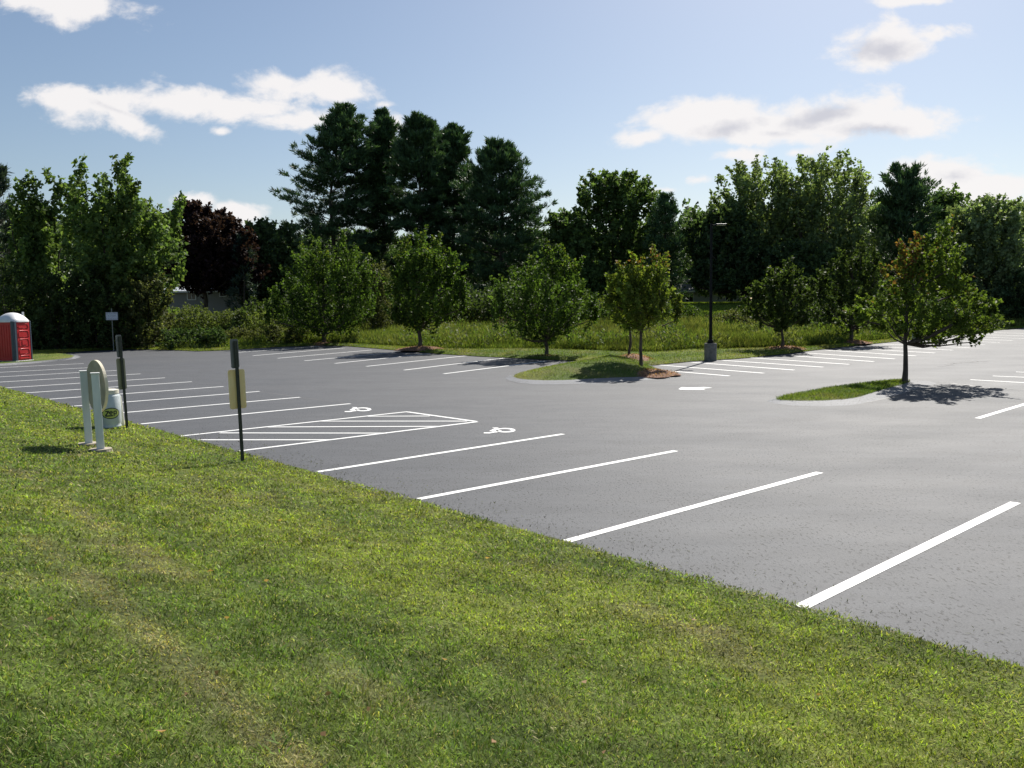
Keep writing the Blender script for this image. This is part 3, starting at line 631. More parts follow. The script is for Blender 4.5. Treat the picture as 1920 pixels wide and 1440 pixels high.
def conifer(name, label, base, sil, depth, pal='pine', tr=.3, group=None, whorl=.75, nb=6, tufts=8, per=12, nl=.5, ang=.15, clear=.0, gappy=.15, z0=None, cat='tree', nw=.16, gapl=0.0):
    p = atd(base[0], base[1], depth); p[2] = float(far_z(np.array([p[0]]), np.array([p[1]]))[0]) if z0 is None else z0
    root = thing(name, label, cat, p, group=group)
    zz, cc, rr = sil_fn(sil, depth); zt, zb = zz[-1], zz[0]; H = zt-zb
    tb = Tubes(); K = 8; ax = lambda z: np.interp(z, zz, cc)
    pts = []; rad = []
    for i in range(K):
        q = i/(K-1); z = p[2]-.2+q*(zt-.4-p[2]); pts.append(((ax(max(z, zb))-p[0]), rng.normal(0, .05), z-p[2])); rad.append(tr*(1-.93*q))
    tb.add(pts, rad, 8)
    B0 = []; B1 = []; LN = []
    z = zb
    while z < zt-.15:
        R0 = np.interp(z, zz, rr)
        for k in range(nb):
            if rng.random() < gappy+.5*gapl*(1-ss((z-zb)/H, .12, .42)): continue
            a = rng.random()*2*math.pi; ln = R0*(.52+.62*rng.random()); q = (z-zb)/H
            an = ang+.75*q**2+rng.normal(0, .10)
            s0 = np.array([ax(z), p[1], z+rng.normal(0, .12)-ln*math.sin(an)*.85]); e = s0+np.array([math.cos(a)*math.cos(an), math.sin(a)*math.cos(an), math.sin(an)])*ln
            B0.append(s0); B1.append(e); LN.append(ln)
            if rng.random() < .45:
                m_ = (s0+e)/2; m_[2] -= .04*ln; r0 = tr*(1-.9*(z-p[2])/(zt-p[2]))*.34; tb.add([s0-p, m_-p, e-p], [r0, r0*.65, r0*.2], 5)
        z += whorl*(.75+.5*rng.random())*(1-.35*(z-zb)/H)
    B0 = np.array(B0); B1 = np.array(B1); LN = np.array(LN); n = len(B0)
    i = np.repeat(np.arange(n), tufts); u = .22+.82*rng.random(len(i))**.8
    d = unit(B1-B0); side = unit(np.cross(d, np.array([0, 0, 1.])))
    sw = (LN[i]*.28*(1.1-u*.75))*rng.normal(0, .8, len(i)); T = B0[i]+(B1-B0)[i]*u[:, None]+side[i]*sw[:, None]; T[:, 2] += .10*rng.normal(size=len(i))-.03*LN[i]*np.sin(np.pi*u)
    j = np.repeat(np.arange(len(T)), per); td = unit(d[i][j]*.9+np.array([0, 0, .55])+rng.normal(0, .62, (len(j), 3)))
    P = T[j]+rng.normal(0, .12*nl/.5, (len(j), 3))*np.array([1, 1, .6]); L = nl*(.6+.7*rng.random(len(j)))
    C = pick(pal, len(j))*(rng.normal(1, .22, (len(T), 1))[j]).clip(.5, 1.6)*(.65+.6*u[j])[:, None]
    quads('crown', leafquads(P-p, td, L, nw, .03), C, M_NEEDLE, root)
    tb.build('trunk', M_PINEBARK, root)
    return root, p

G_ = 'young maple trees along the parking lot edge'
A_, pA = broad('maple_tree', 'dark green young maple, leftmost of the maples at the far edge of the lot', 'tree', (608, 646), [(450, 600, 645), (465, 560, 668), (500, 535, 692), (550, 505, 712), (590, 515, 705), (615, 560, 665)], 'maple', .17, 240, 56, .15, group=G_, shootlen=.21, up=1.0, pal2=('maple_yellow', .6, 1.0, .35), spires=[(562, 455, 540, 20), (598, 442, 530, 20), (630, 428, 520, 22), (662, 462, 540, 20), (690, 500, 560, 20), (515, 535, 600, 22)])
B_, pB = broad('maple_tree', 'tall young maple second from the left, behind the rear stall lines', 'tree', (788, 655), [(452, 770, 815), (468, 745, 835), (500, 728, 858), (540, 712, 873), (580, 720, 865), (608, 760, 830)], 'maple', .16, 230, 56, .13, group=G_, shootlen=.21, up=1.0, pal2=('maple_yellow', .6, 1.0, .3), spires=[(758, 440, 520, 18), (788, 426, 510, 20), (818, 436, 520, 18), (842, 462, 540, 16), (864, 520, 580, 18)])
C_, pC = broad('maple_tree', 'broad young maple with a slim trunk, left of the kerbed grass peninsula', 'tree', (1024, 670), [(478, 1010, 1070), (495, 975, 1090), (525, 935, 1108), (565, 920, 1115), (605, 935, 1105), (635, 985, 1060)], 'maple', .14, 230, 42, .10, group=G_, shootlen=.23, up=1.0, pal2=('maple_yellow', .5, 1.0, .35), spires=[(1000, 472, 550, 18), (1034, 450, 530, 20), (1060, 458, 540, 16), (1085, 480, 560, 14), (938, 528, 590, 20), (1112, 545, 600, 20)])
D2, pD2 = broad('maple_tree', 'small young maple directly behind the yellow-green one on the grass peninsula', 'tree', (1181, 673), [(520, 1160, 1185), (545, 1142, 1205), (575, 1135, 1215), (600, 1145, 1215), (612, 1165, 1200)], 'maple', .14, 90, 36, .075, group=G_)
D_, pD = broad('maple_tree', 'yellow-green young maple on the mulch mound of the kerbed grass peninsula', 'tree', (1202, 690), [(492, 1180, 1235), (510, 1155, 1243), (530, 1140, 1248), (555, 1135, 1270), (588, 1140, 1262), (612, 1175, 1222)], 'maple_yellow', .125, 210, 36, .075, group=G_, shootlen=.23, up=1.0, z0=.15, pal2=('autumn', .8, 1.15, .35), spires=[(1162, 490, 560, 16), (1192, 476, 550, 16), (1234, 460, 560, 16), (1146, 512, 570, 14), (1268, 545, 600, 16)])
E_, pE = broad('maple_tree', 'rounded young maple between the lamp post and the mulch bed to its right', 'tree', (1465, 654), [(493, 1455, 1490), (508, 1428, 1505), (540, 1398, 1530), (572, 1392, 1536), (600, 1410, 1522), (614, 1445, 1490)], 'maple_dark', .15, 200, 42, .09, group=G_, pal2=('maple_yellow', .6, 1.0, .25), spires=[(1450, 505, 570, 16), (1478, 483, 560, 18), (1510, 520, 580, 16), (1412, 530, 590, 14)])
F_, pF = broad('maple_tree', 'dark young maple behind the right rear stall lines, left of the reddening maple', 'tree', (1595, 643), [(472, 1580, 1635), (490, 1560, 1650), (515, 1537, 1663), (555, 1530, 1668), (592, 1545, 1660), (612, 1570, 1625)], 'maple_dark', .16, 220, 42, .14, group=G_, spires=[(1582, 465, 540, 16), (1608, 450, 530, 16), (1640, 452, 530, 18), (1552, 500, 560, 14)])
Gr, pG = broad('maple_tree', 'large reddening maple growing at the end of the kerbed traffic island', 'tree', (1696, 717), [(440, 1715, 1785), (460, 1690, 1798), (475, 1672, 1802), (490, 1660, 1800), (530, 1655, 1825), (560, 1625, 1858), (585, 1608, 1872), (605, 1620, 1870), (625, 1700, 1845), (636, 1780, 1810)], 'maple_lime', .105, 270, 44, .088, z0=.06, group=G_, shootlen=.17, up=.45, pal2=('autumn', .25, .95, .62), limbs=40, spires=[(1690, 452, 530, 22), (1722, 436, 520, 20), (1752, 414, 510, 24), (1784, 440, 530, 20), (1806, 478, 550, 20), (1860, 570, 610, 24), (1625, 555, 600, 20)])
mound((pA[0], pA[1], pA[2]), 1.5, 1.5, .16); mound((pB[0], pB[1], pB[2]), 1.5, 1.3, .18); mound((pC[0], pC[1], pC[2]), 1.1, .9, .10)
mound((pD2[0]+.1, pD2[1]-.2, .10), 1.0, 1.5, .24); q = at(1212, 699, .1); mound((q[0]-.05, q[1]+.1, .07), .95, 1.7, .13, .30)
mound((pE[0]+.2, pE[1], pE[2]), 1.1, 1.0, .14); mound((pF[0], pF[1], pF[2]), 1.3, 1.1, .17)

GB = 'background trees'
broad('poplar_tree', 'tallest large-leaved poplar at left, behind the small white notice sign', 'tree', (225, 650), [(350, 200, 250), (378, 160, 298), (410, 150, 312), (450, 140, 328), (480, 128, 328), (530, 145, 320), (580, 150, 322), (620, 160, 315)], 'poplar', .30, 360, 40, .16, depth=62, group=GB, shootlen=.14, multi=3, up=1.2, spires=[(155, 298, 420, 16), (188, 322, 420, 16), (222, 290, 410, 20), (244, 296, 410, 20), (268, 335, 430, 20), (302, 352, 450, 20), (136, 350, 450, 14)])
broad('poplar_tree', 'shorter large-leaved poplar behind the red portable toilet', 'tree', (85, 650), [(355, 60, 95), (380, 40, 100), (440, 30, 108), (500, 24, 122), (600, 10, 150)], 'poplar', .30, 260, 38, .14, depth=63, group=GB, shootlen=.14, multi=2, up=1.2, spires=[(62, 322, 430, 16), (88, 312, 420, 18), (108, 335, 430, 14), (40, 338, 440, 14)])
conifer('spruce_tree', 'dark spruce at the left edge behind the red portable toilet', (-8, 640), [(318, -12, 8), (360, -40, 34), (430, -55, 45), (520, -65, 55), (600, -70, 58)], 66, 'spruce', .22, nb=7, tufts=9, per=9, nl=.45, group=GB, gappy=.05)
G2 = 'dense shrubs at the far left corner of the lot'
for i, (bx, by, sl_, pl, lb) in enumerate([
    (20, 664, [(470, -10, 30), (520, -50, 75), (580, -60, 90), (655, -60, 90)], 'thicket', 'dark thicket shrub directly behind the red portable toilet'),
    (105, 662, [(500, 80, 120), (545, 45, 160), (600, 45, 165), (655, 50, 165)], 'thicket', 'dark thicket shrub between the portable toilet and the white notice sign'),
    (185, 658, [(490, 160, 200), (535, 130, 230), (590, 125, 245), (650, 130, 245)], 'thicket', 'dark thicket shrub right behind the white notice sign'),
    (270, 654, [(505, 260, 300), (545, 225, 318), (600, 215, 325), (650, 220, 322)], 'olive', 'grey-green shrub under the right side of the tallest poplar')]):
    broad('thicket_shrub', lb, 'shrub', (bx, by), sl_, pl, .17, 170, 46, .05, depth=[57.5, 58.5, 59.5, 60.5][i], group=G2, multi=3, shootlen=.16, up=.6, crownname='foliage', trunkname='stem')
broad('beech_tree', 'dark purple copper beech in front of the grey house', 'tree', (386, 575), [(368, 335, 362), (385, 320, 405), (408, 312, 446), (450, 306, 482), (500, 312, 488), (525, 322, 480), (538, 345, 450)], 'purple', .30, 420, 50, .30, depth=86, group=GB, shootlen=.13)
conifer('spruce_tree', 'narrow blue-green spruce right of the purple beech', (452, 580), [(442, 448, 458), (480, 432, 478), (530, 425, 490), (580, 420, 495)], 84, 'spruce', .16, nb=7, tufts=6, per=9, nl=.4, group=GB, gappy=.05)
broad('background_tree', 'dark rounded tree between the purple beech and the tall pines', 'tree', (505, 585), [(402, 490, 520), (420, 462, 545), (470, 450, 560), (530, 450, 565), (590, 450, 565)], 'dark', .34, 260, 44, .25, depth=92, group=GB, shootlen=.13)
GP = 'tall white pines behind the meadow'
PN = [((640, 590), [(196, 632, 656), (225, 600, 688), (275, 566, 695), (325, 550, 702), (360, 534, 700), (415, 552, 694), (465, 560, 690), (500, 580, 680)], 'tallest and leftmost of the five tall dark pines', 104),
      ((716, 590), [(210, 706, 724), (235, 690, 742), (300, 680, 752), (380, 680, 758), (460, 676, 762), (520, 690, 745)], 'narrow tall pine second from the left in the dark pine stand', 108),
      ((788, 590), [(219, 768, 800), (245, 745, 824), (310, 738, 834), (390, 735, 842), (460, 736, 845), (500, 745, 830)], 'tall pine in the middle of the dark pine stand', 103),
      ((848, 590), [(238, 838, 856), (265, 812, 888), (330, 802, 902), (400, 798, 905), (470, 800, 900), (530, 810, 880)], 'slimmer pine second from the right in the dark pine stand', 107),
      ((925, 590), [(266, 912, 938), (290, 888, 978), (335, 872, 1002), (390, 858, 1024), (440, 852, 1030), (500, 848, 1032), (570, 845, 1015)], 'broad shorter pine at the right end of the dark pine stand', 100)]
for b, sl_, lb, dp in PN:
    sl_ = [(y, (xl+xr)/2-(xr-xl)/2*(k if k_i else .35), (xl+xr)/2+(xr-xl)/2*(k if k_i else .35)) for k_i, (y, xl, xr) in enumerate(sl_) for k in (1.2,)]
    conifer('pine_tree', lb, b, sl_, dp, 'pine', .34, nb=8, tufts=13, per=20, nl=.56, group=GP, whorl=.60, gappy=.10, nw=.18, ang=.1, gapl=1.0)
broad('oak_tree', 'tall round-topped oak right of the pine stand', 'tree', (1150, 585), [(311, 1135, 1182), (328, 1095, 1215), (365, 1078, 1232), (420, 1078, 1242), (490, 1065, 1245), (560, 1060, 1245)], 'oak', .36, 430, 44, .4, depth=102, group=GB, shootlen=.10, pal2=('olive', .7, 1.0, .3))
broad('background_tree', 'lower dark tree between the pines and the round-topped oak', 'tree', (1070, 588), [(383, 1045, 1068), (405, 1030, 1105), (460, 1018, 1118), (530, 1018, 1120), (590, 1020, 1120)], 'oak', .34, 260, 44, .25, depth=97, group=GB, shootlen=.13)
conifer('pine_tree', 'small dark pine right of the round-topped oak', (1250, 588), [(366, 1238, 1262), (390, 1215, 1280), (440, 1208, 1288), (520, 1200, 1294), (590, 1195, 1298)], 96, 'pine', .25, nb=8, tufts=8, per=12, nl=.5, group=GB, gappy=.03, nw=.2)
broad('background_tree', 'dark spreading tree behind the lamp post', 'tree', (1395, 585), [(376, 1320, 1345), (398, 1297, 1400), (450, 1288, 1430), (510, 1288, 1450), (545, 1300, 1440)], 'dark', .34, 300, 44, .32, depth=95, group=GB, shootlen=.13)
broad('locust_tree', 'tall open-crowned tree with visible limbs, right above the lamp post', 'tree', (1432, 588), [(288, 1405, 1440), (308, 1368, 1478), (355, 1342, 1500), (420, 1345, 1510), (480, 1360, 1500)], 'locust', .33, 210, 40, .30, depth=98, group=GB, shootlen=.15, multi=2, up=1.1, limbs=60)
broad('locust_tree', 'tall bright feathery-topped tree left of the dark rounded grove at right', 'tree', (1530, 590), [(281, 1515, 1550), (298, 1470, 1604), (345, 1455, 1636), (410, 1448, 1640), (480, 1450, 1640), (545, 1460, 1630)], 'locust', .33, 330, 42, .32, depth=96, group=GB, shootlen=.14, multi=2, up=1.1, limbs=50)
broad('background_tree', 'low grey-green tree under the feathery trees, left of the dark maple', 'tree', (1480, 590), [(440, 1460, 1500), (470, 1430, 1560), (530, 1430, 1590), (590, 1430, 1590)], 'dark', .3, 240, 42, .2, depth=90, group=GB, shootlen=.14)
conifer('pine_tree', 'dark bushy pine behind the reddening maple', (1690, 600), [(314, 1670, 1715), (330, 1638, 1752), (370, 1615, 1768), (450, 1600, 1780), (540, 1595, 1785), (610, 1595, 1785)], 98, 'pine', .3, nb=9, tufts=10, per=13, nl=.6, group=GB, gappy=.02, nw=.22)
broad('background_tree', 'dark tree with a pointed top right of the bushy pine', 'tree', (1770, 600), [(343, 1785, 1802), (362, 1745, 1814), (410, 1730, 1822), (470, 1725, 1825), (600, 1725, 1825)], 'oak', .33, 250, 44, .28, depth=104, group=GB, shootlen=.13)
broad('willow_tree', 'large light grey-green tree at the right, behind the last stall lines', 'tree', (1845, 618), [(358, 1850, 1875), (378, 1800, 1905), (425, 1780, 1915), (480, 1775, 1925), (540, 1790, 1925), (600, 1820, 1925)], 'willow', .30, 420, 44, .25, depth=92, group=GB, shootlen=.10)
broad('willow_tree', 'light grey-green tree cut off by the right edge of the view', 'tree', (1945, 612), [(362, 1930, 1950), (380, 1895, 1985), (440, 1875, 2010), (520, 1880, 2010), (600, 1890, 2010)], 'willow', .32, 300, 44, .25, depth=100, group=GB, shootlen=.12)
broad('background_tree', 'dark low tree at the right edge beyond the end of the lot', 'tree', (1905, 612), [(500, 1890, 1930), (540, 1860, 1960), (610, 1860, 1960)], 'dark', .26, 150, 44, .15, depth=89, group=GB, shootlen=.16)

# shrubs: (name, label, base, depth, silhouette, palette, leaf, shoots, group)
GS = 'leafy shrubs behind the far corner of the lot'; GM = 'meadow bushes'
SHR = [
 ('rhododendron_shrub', 'glossy dark shrub at the asphalt edge right of the white notice sign', (335, 656), 58.5, [(612, 320, 350), (625, 300, 372), (652, 300, 375)], 'rhodo', .14, 90, GS),
 ('rhododendron_shrub', 'glossy dark shrub touching the pavement left of the tall meadow grass', (395, 656), 58.0, [(610, 380, 410), (622, 370, 425), (652, 368, 425)], 'rhodo', .14, 90, GS),
 ('flowering_shrub', 'tall yellow-green shrub below the left part of the grey house', (340, 640), 66, [(566, 325, 372), (585, 300, 392), (615, 300, 395), (645, 300, 395)], 'shrub', .15, 150, GS),
 ('flowering_shrub', 'yellow-green shrub below the trunk of the purple beech', (405, 640), 68, [(574, 395, 425), (590, 372, 450), (620, 370, 455), (645, 370, 455)], 'shrub', .15, 140, GS),
 ('flowering_shrub', 'wide yellow-green shrub in front of the blue-green spruce', (470, 640), 68, [(574, 440, 485), (588, 425, 510), (615, 420, 522), (645, 420, 520)], 'shrub', .15, 170, GS),
 ('flowering_shrub', 'low olive shrub left of the leftmost maple trunk', (520, 644), 64, [(606, 500, 545), (618, 475, 575), (642, 475, 578)], 'olive', .14, 140, GS),
 ('flowering_shrub', 'low olive shrub between the glossy shrubs and the maple', (440, 648), 63, [(612, 430, 460), (624, 415, 480), (650, 415, 482)], 'olive', .14, 110, GS),
 ('meadow_bush', 'olive bush between the two leftmost maples', (700, 625), 78, [(478, 695, 720), (500, 680, 738), (560, 670, 742), (610, 670, 742)], 'olive', .2, 130, GM),
 ('meadow_bush', 'small russet bush in the meadow right of the second maple', (850, 646), 62, [(622, 838, 868), (632, 824, 878), (647, 824, 878)], 'russet', .11, 80, GM),
 ('meadow_bush', 'olive bush at the back of the meadow left of the third maple', (895, 622), 80, [(580, 880, 915), (592, 845, 935), (615, 845, 940)], 'olive', .18, 140, GM),
 ('meadow_bush', 'russet-green bush just left of the third maple trunk', (960, 630), 72, [(590, 945, 975), (605, 925, 1000), (625, 925, 1000)], 'russet', .15, 110, GM),
 ('meadow_bush', 'dark green sapling bush right of the peninsula maple', (1285, 620), 76, [(565, 1260, 1290), (580, 1240, 1305), (605, 1240, 1308), (620, 1245, 1300)], 'maple', .17, 130, GM),
 ('meadow_bush', 'bushy sapling right behind the third maple', (1055, 636), 66, [(560, 1040, 1070), (590, 1025, 1095), (625, 1030, 1095)], 'maple_dark', .15, 110, GM),
 ('meadow_bush', 'round olive bush just right of the lamp post base', (1365, 628), 66, [(575, 1360, 1400), (590, 1338, 1425), (625, 1335, 1428)], 'olive', .15, 170, GM),
 ('meadow_bush', 'yellow-green bush left of the maple beside the mulch bed', (1415, 635), 60, [(604, 1400, 1430), (612, 1382, 1450), (636, 1382, 1452)], 'shrub', .13, 110, GM),
 ('meadow_bush', 'leafy yellow-green bush right behind the rounded maple trunk', (1495, 642), 60, [(610, 1480, 1510), (618, 1465, 1530), (645, 1465, 1530)], 'shrub', .13, 110, GM),
 ('meadow_bush', 'large-leaved light bush at the trunk of the dark maple', (1618, 640), 62, [(600, 1612, 1630), (612, 1598, 1645), (640, 1600, 1645)], 'shrub', .17, 80, GM),
 ('meadow_bush', 'olive bush seen under the left side of the reddening maple', (1670, 636), 70, [(590, 1655, 1685), (605, 1640, 1712), (636, 1640, 1712)], 'shrub', .15, 120, GM),
 ('meadow_bush', 'dark bush under the right side of the reddening maple', (1770, 628), 76, [(585, 1750, 1790), (600, 1720, 1815), (628, 1720, 1815)], 'maple_dark', .16, 160, GM),
]
for nm, lb, b, dp, sl_, pl, lf, ns_, gr in SHR:
    broad(nm, lb, 'shrub', b, sl_, pl, lf, int(ns_*1.1), 34, .03, depth=dp, group=gr, multi=3, shootlen=.28, up=.6, limbs=10, wr=.5, crownname='foliage', trunkname='stem')

# distant woodland behind everything: uncountable
n = 150000; px = rng.random(n)*2300-200
dpt = 112+26*rng.random(n); base = np.array([ray(p, 600)[0]/ray(p, 600)[1] for p in np.linspace(-200, 2100, 60)]); ux = np.interp(px, np.linspace(-200, 2100, 60), base)
hw = 8.5+4*fbm(px*.02, px*0)+1.5*np.where(px > 1280, 2, 0)+np.where(px < 330, 3, 0); hh = rng.random(n)**.8*hw; X = ux*dpt; Y = dpt
P = np.c_[X, Y, 2.3+hh]; P += rng.normal(0, .4, P.shape)
gap = fbm(X*.35, P[:, 2]*.5+Y*.1) > .36; P = P[gap]; n = len(P)
wl = quads('woodland', leafquads(P, unit(rng.normal(size=(n, 3))), .45+.4*rng.random(n), .7), pick('dark', n)*1.2, M_LEAF); tag(wl, kind='stuff', label='dark distant woodland behind the houses and pines', cat='woodland')

# undergrowth along the back of the meadow: uncountable
n = 90000; tha = math.atan2(ray(-60, 640)[0], ray(-60, 640)[1]); thb = math.atan2(ray(1990, 640)[0], ray(1990, 640)[1])
th = tha+(thb-tha)*rng.random(n); t = np.interp(th, MTH, [3, 5, 10, 27, 31, 33, 33, 26, 22, 16, 8]); t = t+rng.random(n)*9
X = (np.interp(th, FTH, FR)+t)*np.sin(th); Y = (np.interp(th, FTH, FR)+t)*np.cos(th)
hm = (1.0+2.6*ss(fbm(X*.22, Y*.22), .3, .7))*(1-.85*ss(X/Y, .175, .19)*(1-ss(X/Y, .285, .30)))*(1-.7*(1-ss(X/Y, -.34, -.30)))
P = np.c_[X, Y, far_z(X, Y)+hm*rng.random(n)**.7]
ug = quads('undergrowth', leafquads(P, unit(rng.normal(size=(n, 3))), .20+.16*rng.random(n), .65), np.where(fbm(X*.3+8, Y*.3)[:, None] > .5, pick('maple_dark', n), pick('thicket', n)), M_LEAF)
tag(ug, kind='stuff', label='dark green brush along the back of the meadow', cat='brush')

# ------------------------------------------------------------------ houses
def house(name, label, px0, px1, y_eave, y_ridge, y_base, depth, wallc, roofc, windows, door=None):
    a = atd(px0, y_base, depth); b = atd(px1, y_base, depth); ze = atd((px0+px1)/2, y_eave, depth)[2]; zr = atd((px0+px1)/2, y_ridge, depth+3)[2]
    w = b[0]-a[0]; zb = 1.8; root = thing(name, label, 'house', ((a[0]+b[0])/2, depth, zb)); h = ze-zb; dp = 8
    mw = noisy('siding_'+name, tuple(v*.85 for v in wallc), wallc, 3, .8, .3, stretch=(.2, .2, 12)); mrf = noisy('shingle_'+name, tuple(v*.8 for v in roofc), roofc, 8, .9, .3)
    mwin = mat('glass_'+name, (.02, .025, .03), .1); mfr = mat('trim_'+name, (.7, .7, .68), .5)
    bm = bmesh.new(); box(bm, (0, dp/2, h/2), (w, dp, h)); bobj('wall', bm, mw, root)
    rh = zr-ze; o = .45
    V = [(-w/2-o, -o, h-.02), (w/2+o, -o, h-.02), (w/2+o, dp/2, h+rh), (-w/2-o, dp/2, h+rh), (w/2+o, dp+o, h-.02), (-w/2-o, dp+o, h-.02)]
    V += [(x, y, z-.15) for x, y, z in V]
    Fc = [(0, 1, 2, 3), (3, 2, 4, 5), (6, 9, 8, 7), (9, 11, 10, 8), (0, 6, 7, 1), (1, 7, 8, 2), (2, 8, 10, 4), (4, 10, 11, 5), (5, 11, 9, 3), (3, 9, 6, 0)]
    rf = meshobj('roof', V, Fc, mrf, root)
    bm = bmesh.new(); box(bm, (0, -o-.013, h-.1), (w+2*o, .025, .17)); bobj('fascia', bm, mfr, rf)
    for x0, x1, y0, y1 in windows:
        A = atd(x0, y1, depth); B = atd(x1, y0, depth); cx = (A[0]+B[0])/2-root.location.x; cz = (A[2]+B[2])/2-zb; ww = B[0]-A[0]; wh = B[2]-A[2]
        bm = bmesh.new()
        for sx_ in (-1, 1): box(bm, (cx+sx_*ww/2, -.03, cz), (.09, .06, wh+.09))
        for sz in (-1, 1): box(bm, (cx, -.032, cz+sz*wh/2), (ww-.09, .06, .09))
        box(bm, (cx, -.02, cz), (.05, .036, wh-.09)); fr = bobj('window', bm, mfr, root)
        bm = bmesh.new(); box(bm, (cx, -.008, cz), (ww-.06, .012, wh-.06)); bobj('pane', bm, mwin, fr)
    for sx_ in (-1, 1):
        bm = bmesh.new(); box(bm, (sx_*(w/2-.06), -.02, h/2-.1), (.12, .036, h-.24)); bobj('corner_board', bm, mfr, root)
    return root
house('ranch_house', 'grey single-storey house behind the purple beech', 300, 470, 545, 527, 578, 92, (.30, .29, .27), (.46, .50, .55), [(352, 367, 546, 562), (412, 424, 547, 556)])
house('ranch_house', 'white-sided house behind the lamp post and bright lawn', 1225, 1400, 545, 515, 580, 112, (.45, .45, .43), (.17, .17, .17), [(1285, 1300, 550, 566), (1360, 1375, 550, 566)])
house('ranch_house', 'dim grey house glimpsed under the tall pines', 835, 960, 545, 525, 578, 118, (.2, .2, .2), (.1, .1, .11), [(872, 890, 552, 566), (915, 930, 552, 566)])

# ------------------------------------------------------------------ lamp post
p = at(1332, 672.5, .1); p[2] = .1
lp = thing('lamp_post', 'tall black lamp post on a round concrete base at the far verge', 'lamp post', p)
M_BLK = noisy('black_metal', (.006, .006, .007), (.014, .014, .014), 12, .7, .1, spec=.2)
bm = bmesh.new(); vs = cyl(bm, (0, 0, -.15), .28, .28, .86, 32); bmesh.ops.bevel(bm, geom=[e for e in bm.edges if abs(e.verts[0].co.z-.71) < .01 and abs(e.verts[1].co.z-.71) < .01], offset=.02, segments=2, affect='EDGES'); bobj('concrete_base', bm, M_CONC, lp)
bm = bmesh.new(); box(bm, (0, 0, .725), (.30, .30, .03), .004); box(bm, (0, 0, .80), (.22, .22, .13), .02)
for sx_ in (-1, 1):
    for sy_ in (-1, 1): cyl(bm, (sx_*.12, sy_*.12, .74), .013, .013, .05, 8)
bobj('base_plate', bm, M_BLK, lp)
hp = atd(1335, 419, p[1])[2]-p[2]
bm = bmesh.new(); r4 = bmesh.ops.create_cone(bm, cap_ends=True, segments=4, radius1=.088, radius2=.062, depth=hp-.86); bmesh.ops.rotate(bm, cent=(0, 0, 0), matrix=Matrix.Rotation(R_(45), 3, 'Z'), verts=r4['verts']); bmesh.ops.translate(bm, vec=(0, 0, .86+(hp-.86)/2), verts=r4['verts']); bobj('pole', bm, M_BLK, lp)
bm = bmesh.new(); box(bm, (.13, 0, hp-.08), (.20, .06, .06), .008); bobj('arm', bm, M_BLK, lp)
bm = bmesh.new(); box(bm, (.42, 0, hp-.05), (.48, .30, .055), .02); hd = bobj('lamp_head', bm, mat('lamp_housing', (.03, .03, .03), .4, .2), lp)
bm = bmesh.new(); box(bm, (.44, 0, hp-.086), (.38, .22, .012), .003); bobj('lens', bm, mat('lamp_lens', (.5, .5, .48), .2), hd)

# ------------------------------------------------------------------ portable toilet
M_RED = noisy('red_plastic', (.52, .025, .03), (.60, .035, .04), 3, .35, .05); M_WPL = noisy('white_plastic', (.72, .72, .72), (.82, .82, .82), 3, .4, .05); M_BGR = noisy('slate_plastic', (.055, .075, .10), (.075, .10, .13), 3, .45, .05)
pc = at(30, 677.5, .12); pc[2] = .13
pt = thing('portable_toilet', 'red portable toilet with white domed roof and slate corner strips', 'portable toilet', pc, math.atan2(-.2, .95)+R_(0))
# local frame: corner nearest the viewer at origin; door face on +X side, long side towards -X
W_ = 1.15; HT = 2.05
bm = bmesh.new(); box(bm, (-W_/2, W_/2, -.05), (W_+.10, W_+.10, .12), .02); bobj('base', bm, M_WPL, pt)
bm = bmesh.new(); box(bm, (-W_/2, W_/2, HT/2+.012), (W_-.08, W_-.08, HT-.02))
for k in range(6): box(bm, (-.2-.15*k, .028, HT/2), (.035, .02, HT*.82), .006)
bobj('side_panel', bm, M_RED, pt)
# door on +X side
bm = bmesh.new(); box(bm, (-.005, W_/2+.03, HT/2+.01), (.05, W_-.30, HT-.08), .012)
def ridge(bm, y0, y1, z0, z1, t=.030):
    c = [(y0+.07, z1), (y1-.07, z1), (y1, z1-.09), (y1, z0+.0), (y0, z0+.0), (y0, z1-.09)]
    for (ya, za), (yb, zb_) in zip(c, c[1:]+c[:1]):
        L_ = math.hypot(yb-ya, zb_-za); an = math.atan2(zb_-za, yb-ya)
        box(bm, (.03, (ya+yb)/2, (za+zb_)/2), (.03, L_+.02, t), .006, None) if abs(an) < .01 or abs(abs(an)-math.pi) < .01 else box(bm, (0, 0, 0), (.03, L_+.02, t), .006, Matrix.Rotation(an, 3, 'X')) and bmesh.ops.translate(bm, vec=(.03, (ya+yb)/2, (za+zb_)/2), verts=bm.verts[-24:] if False else [v for v in bm.verts if abs(v.co.x) < .02 and abs(v.co.y) < L_/2+.05 and abs(v.co.z) < L_/2+.05])
dr = bobj('door', bm, M_RED, pt)
def poly_ridge(parent, y0, y1, z0, z1):
    c = [(y0+.07, z1), (y1-.07, z1), (y1, z1-.09), (y1, z0), (y0, z0), (y0, z1-.09), (y0+.07, z1)]
    t = Tubes(); t.add([(.022, a, b) for a, b in c], [.016]*7, 6); t.build('moulded_rib', M_RED, parent)
for z0, z1 in ((1.68, 1.90), (1.22, 1.55), (.74, 1.12), (.36, .62), (.12, .26)): poly_ridge(dr, .27, .93, z0, z1)
bm = bmesh.new(); box(bm, (.028, .62, .93), (.018, .30, .22), .005); bobj('door_plate', bm, M_RED, dr)
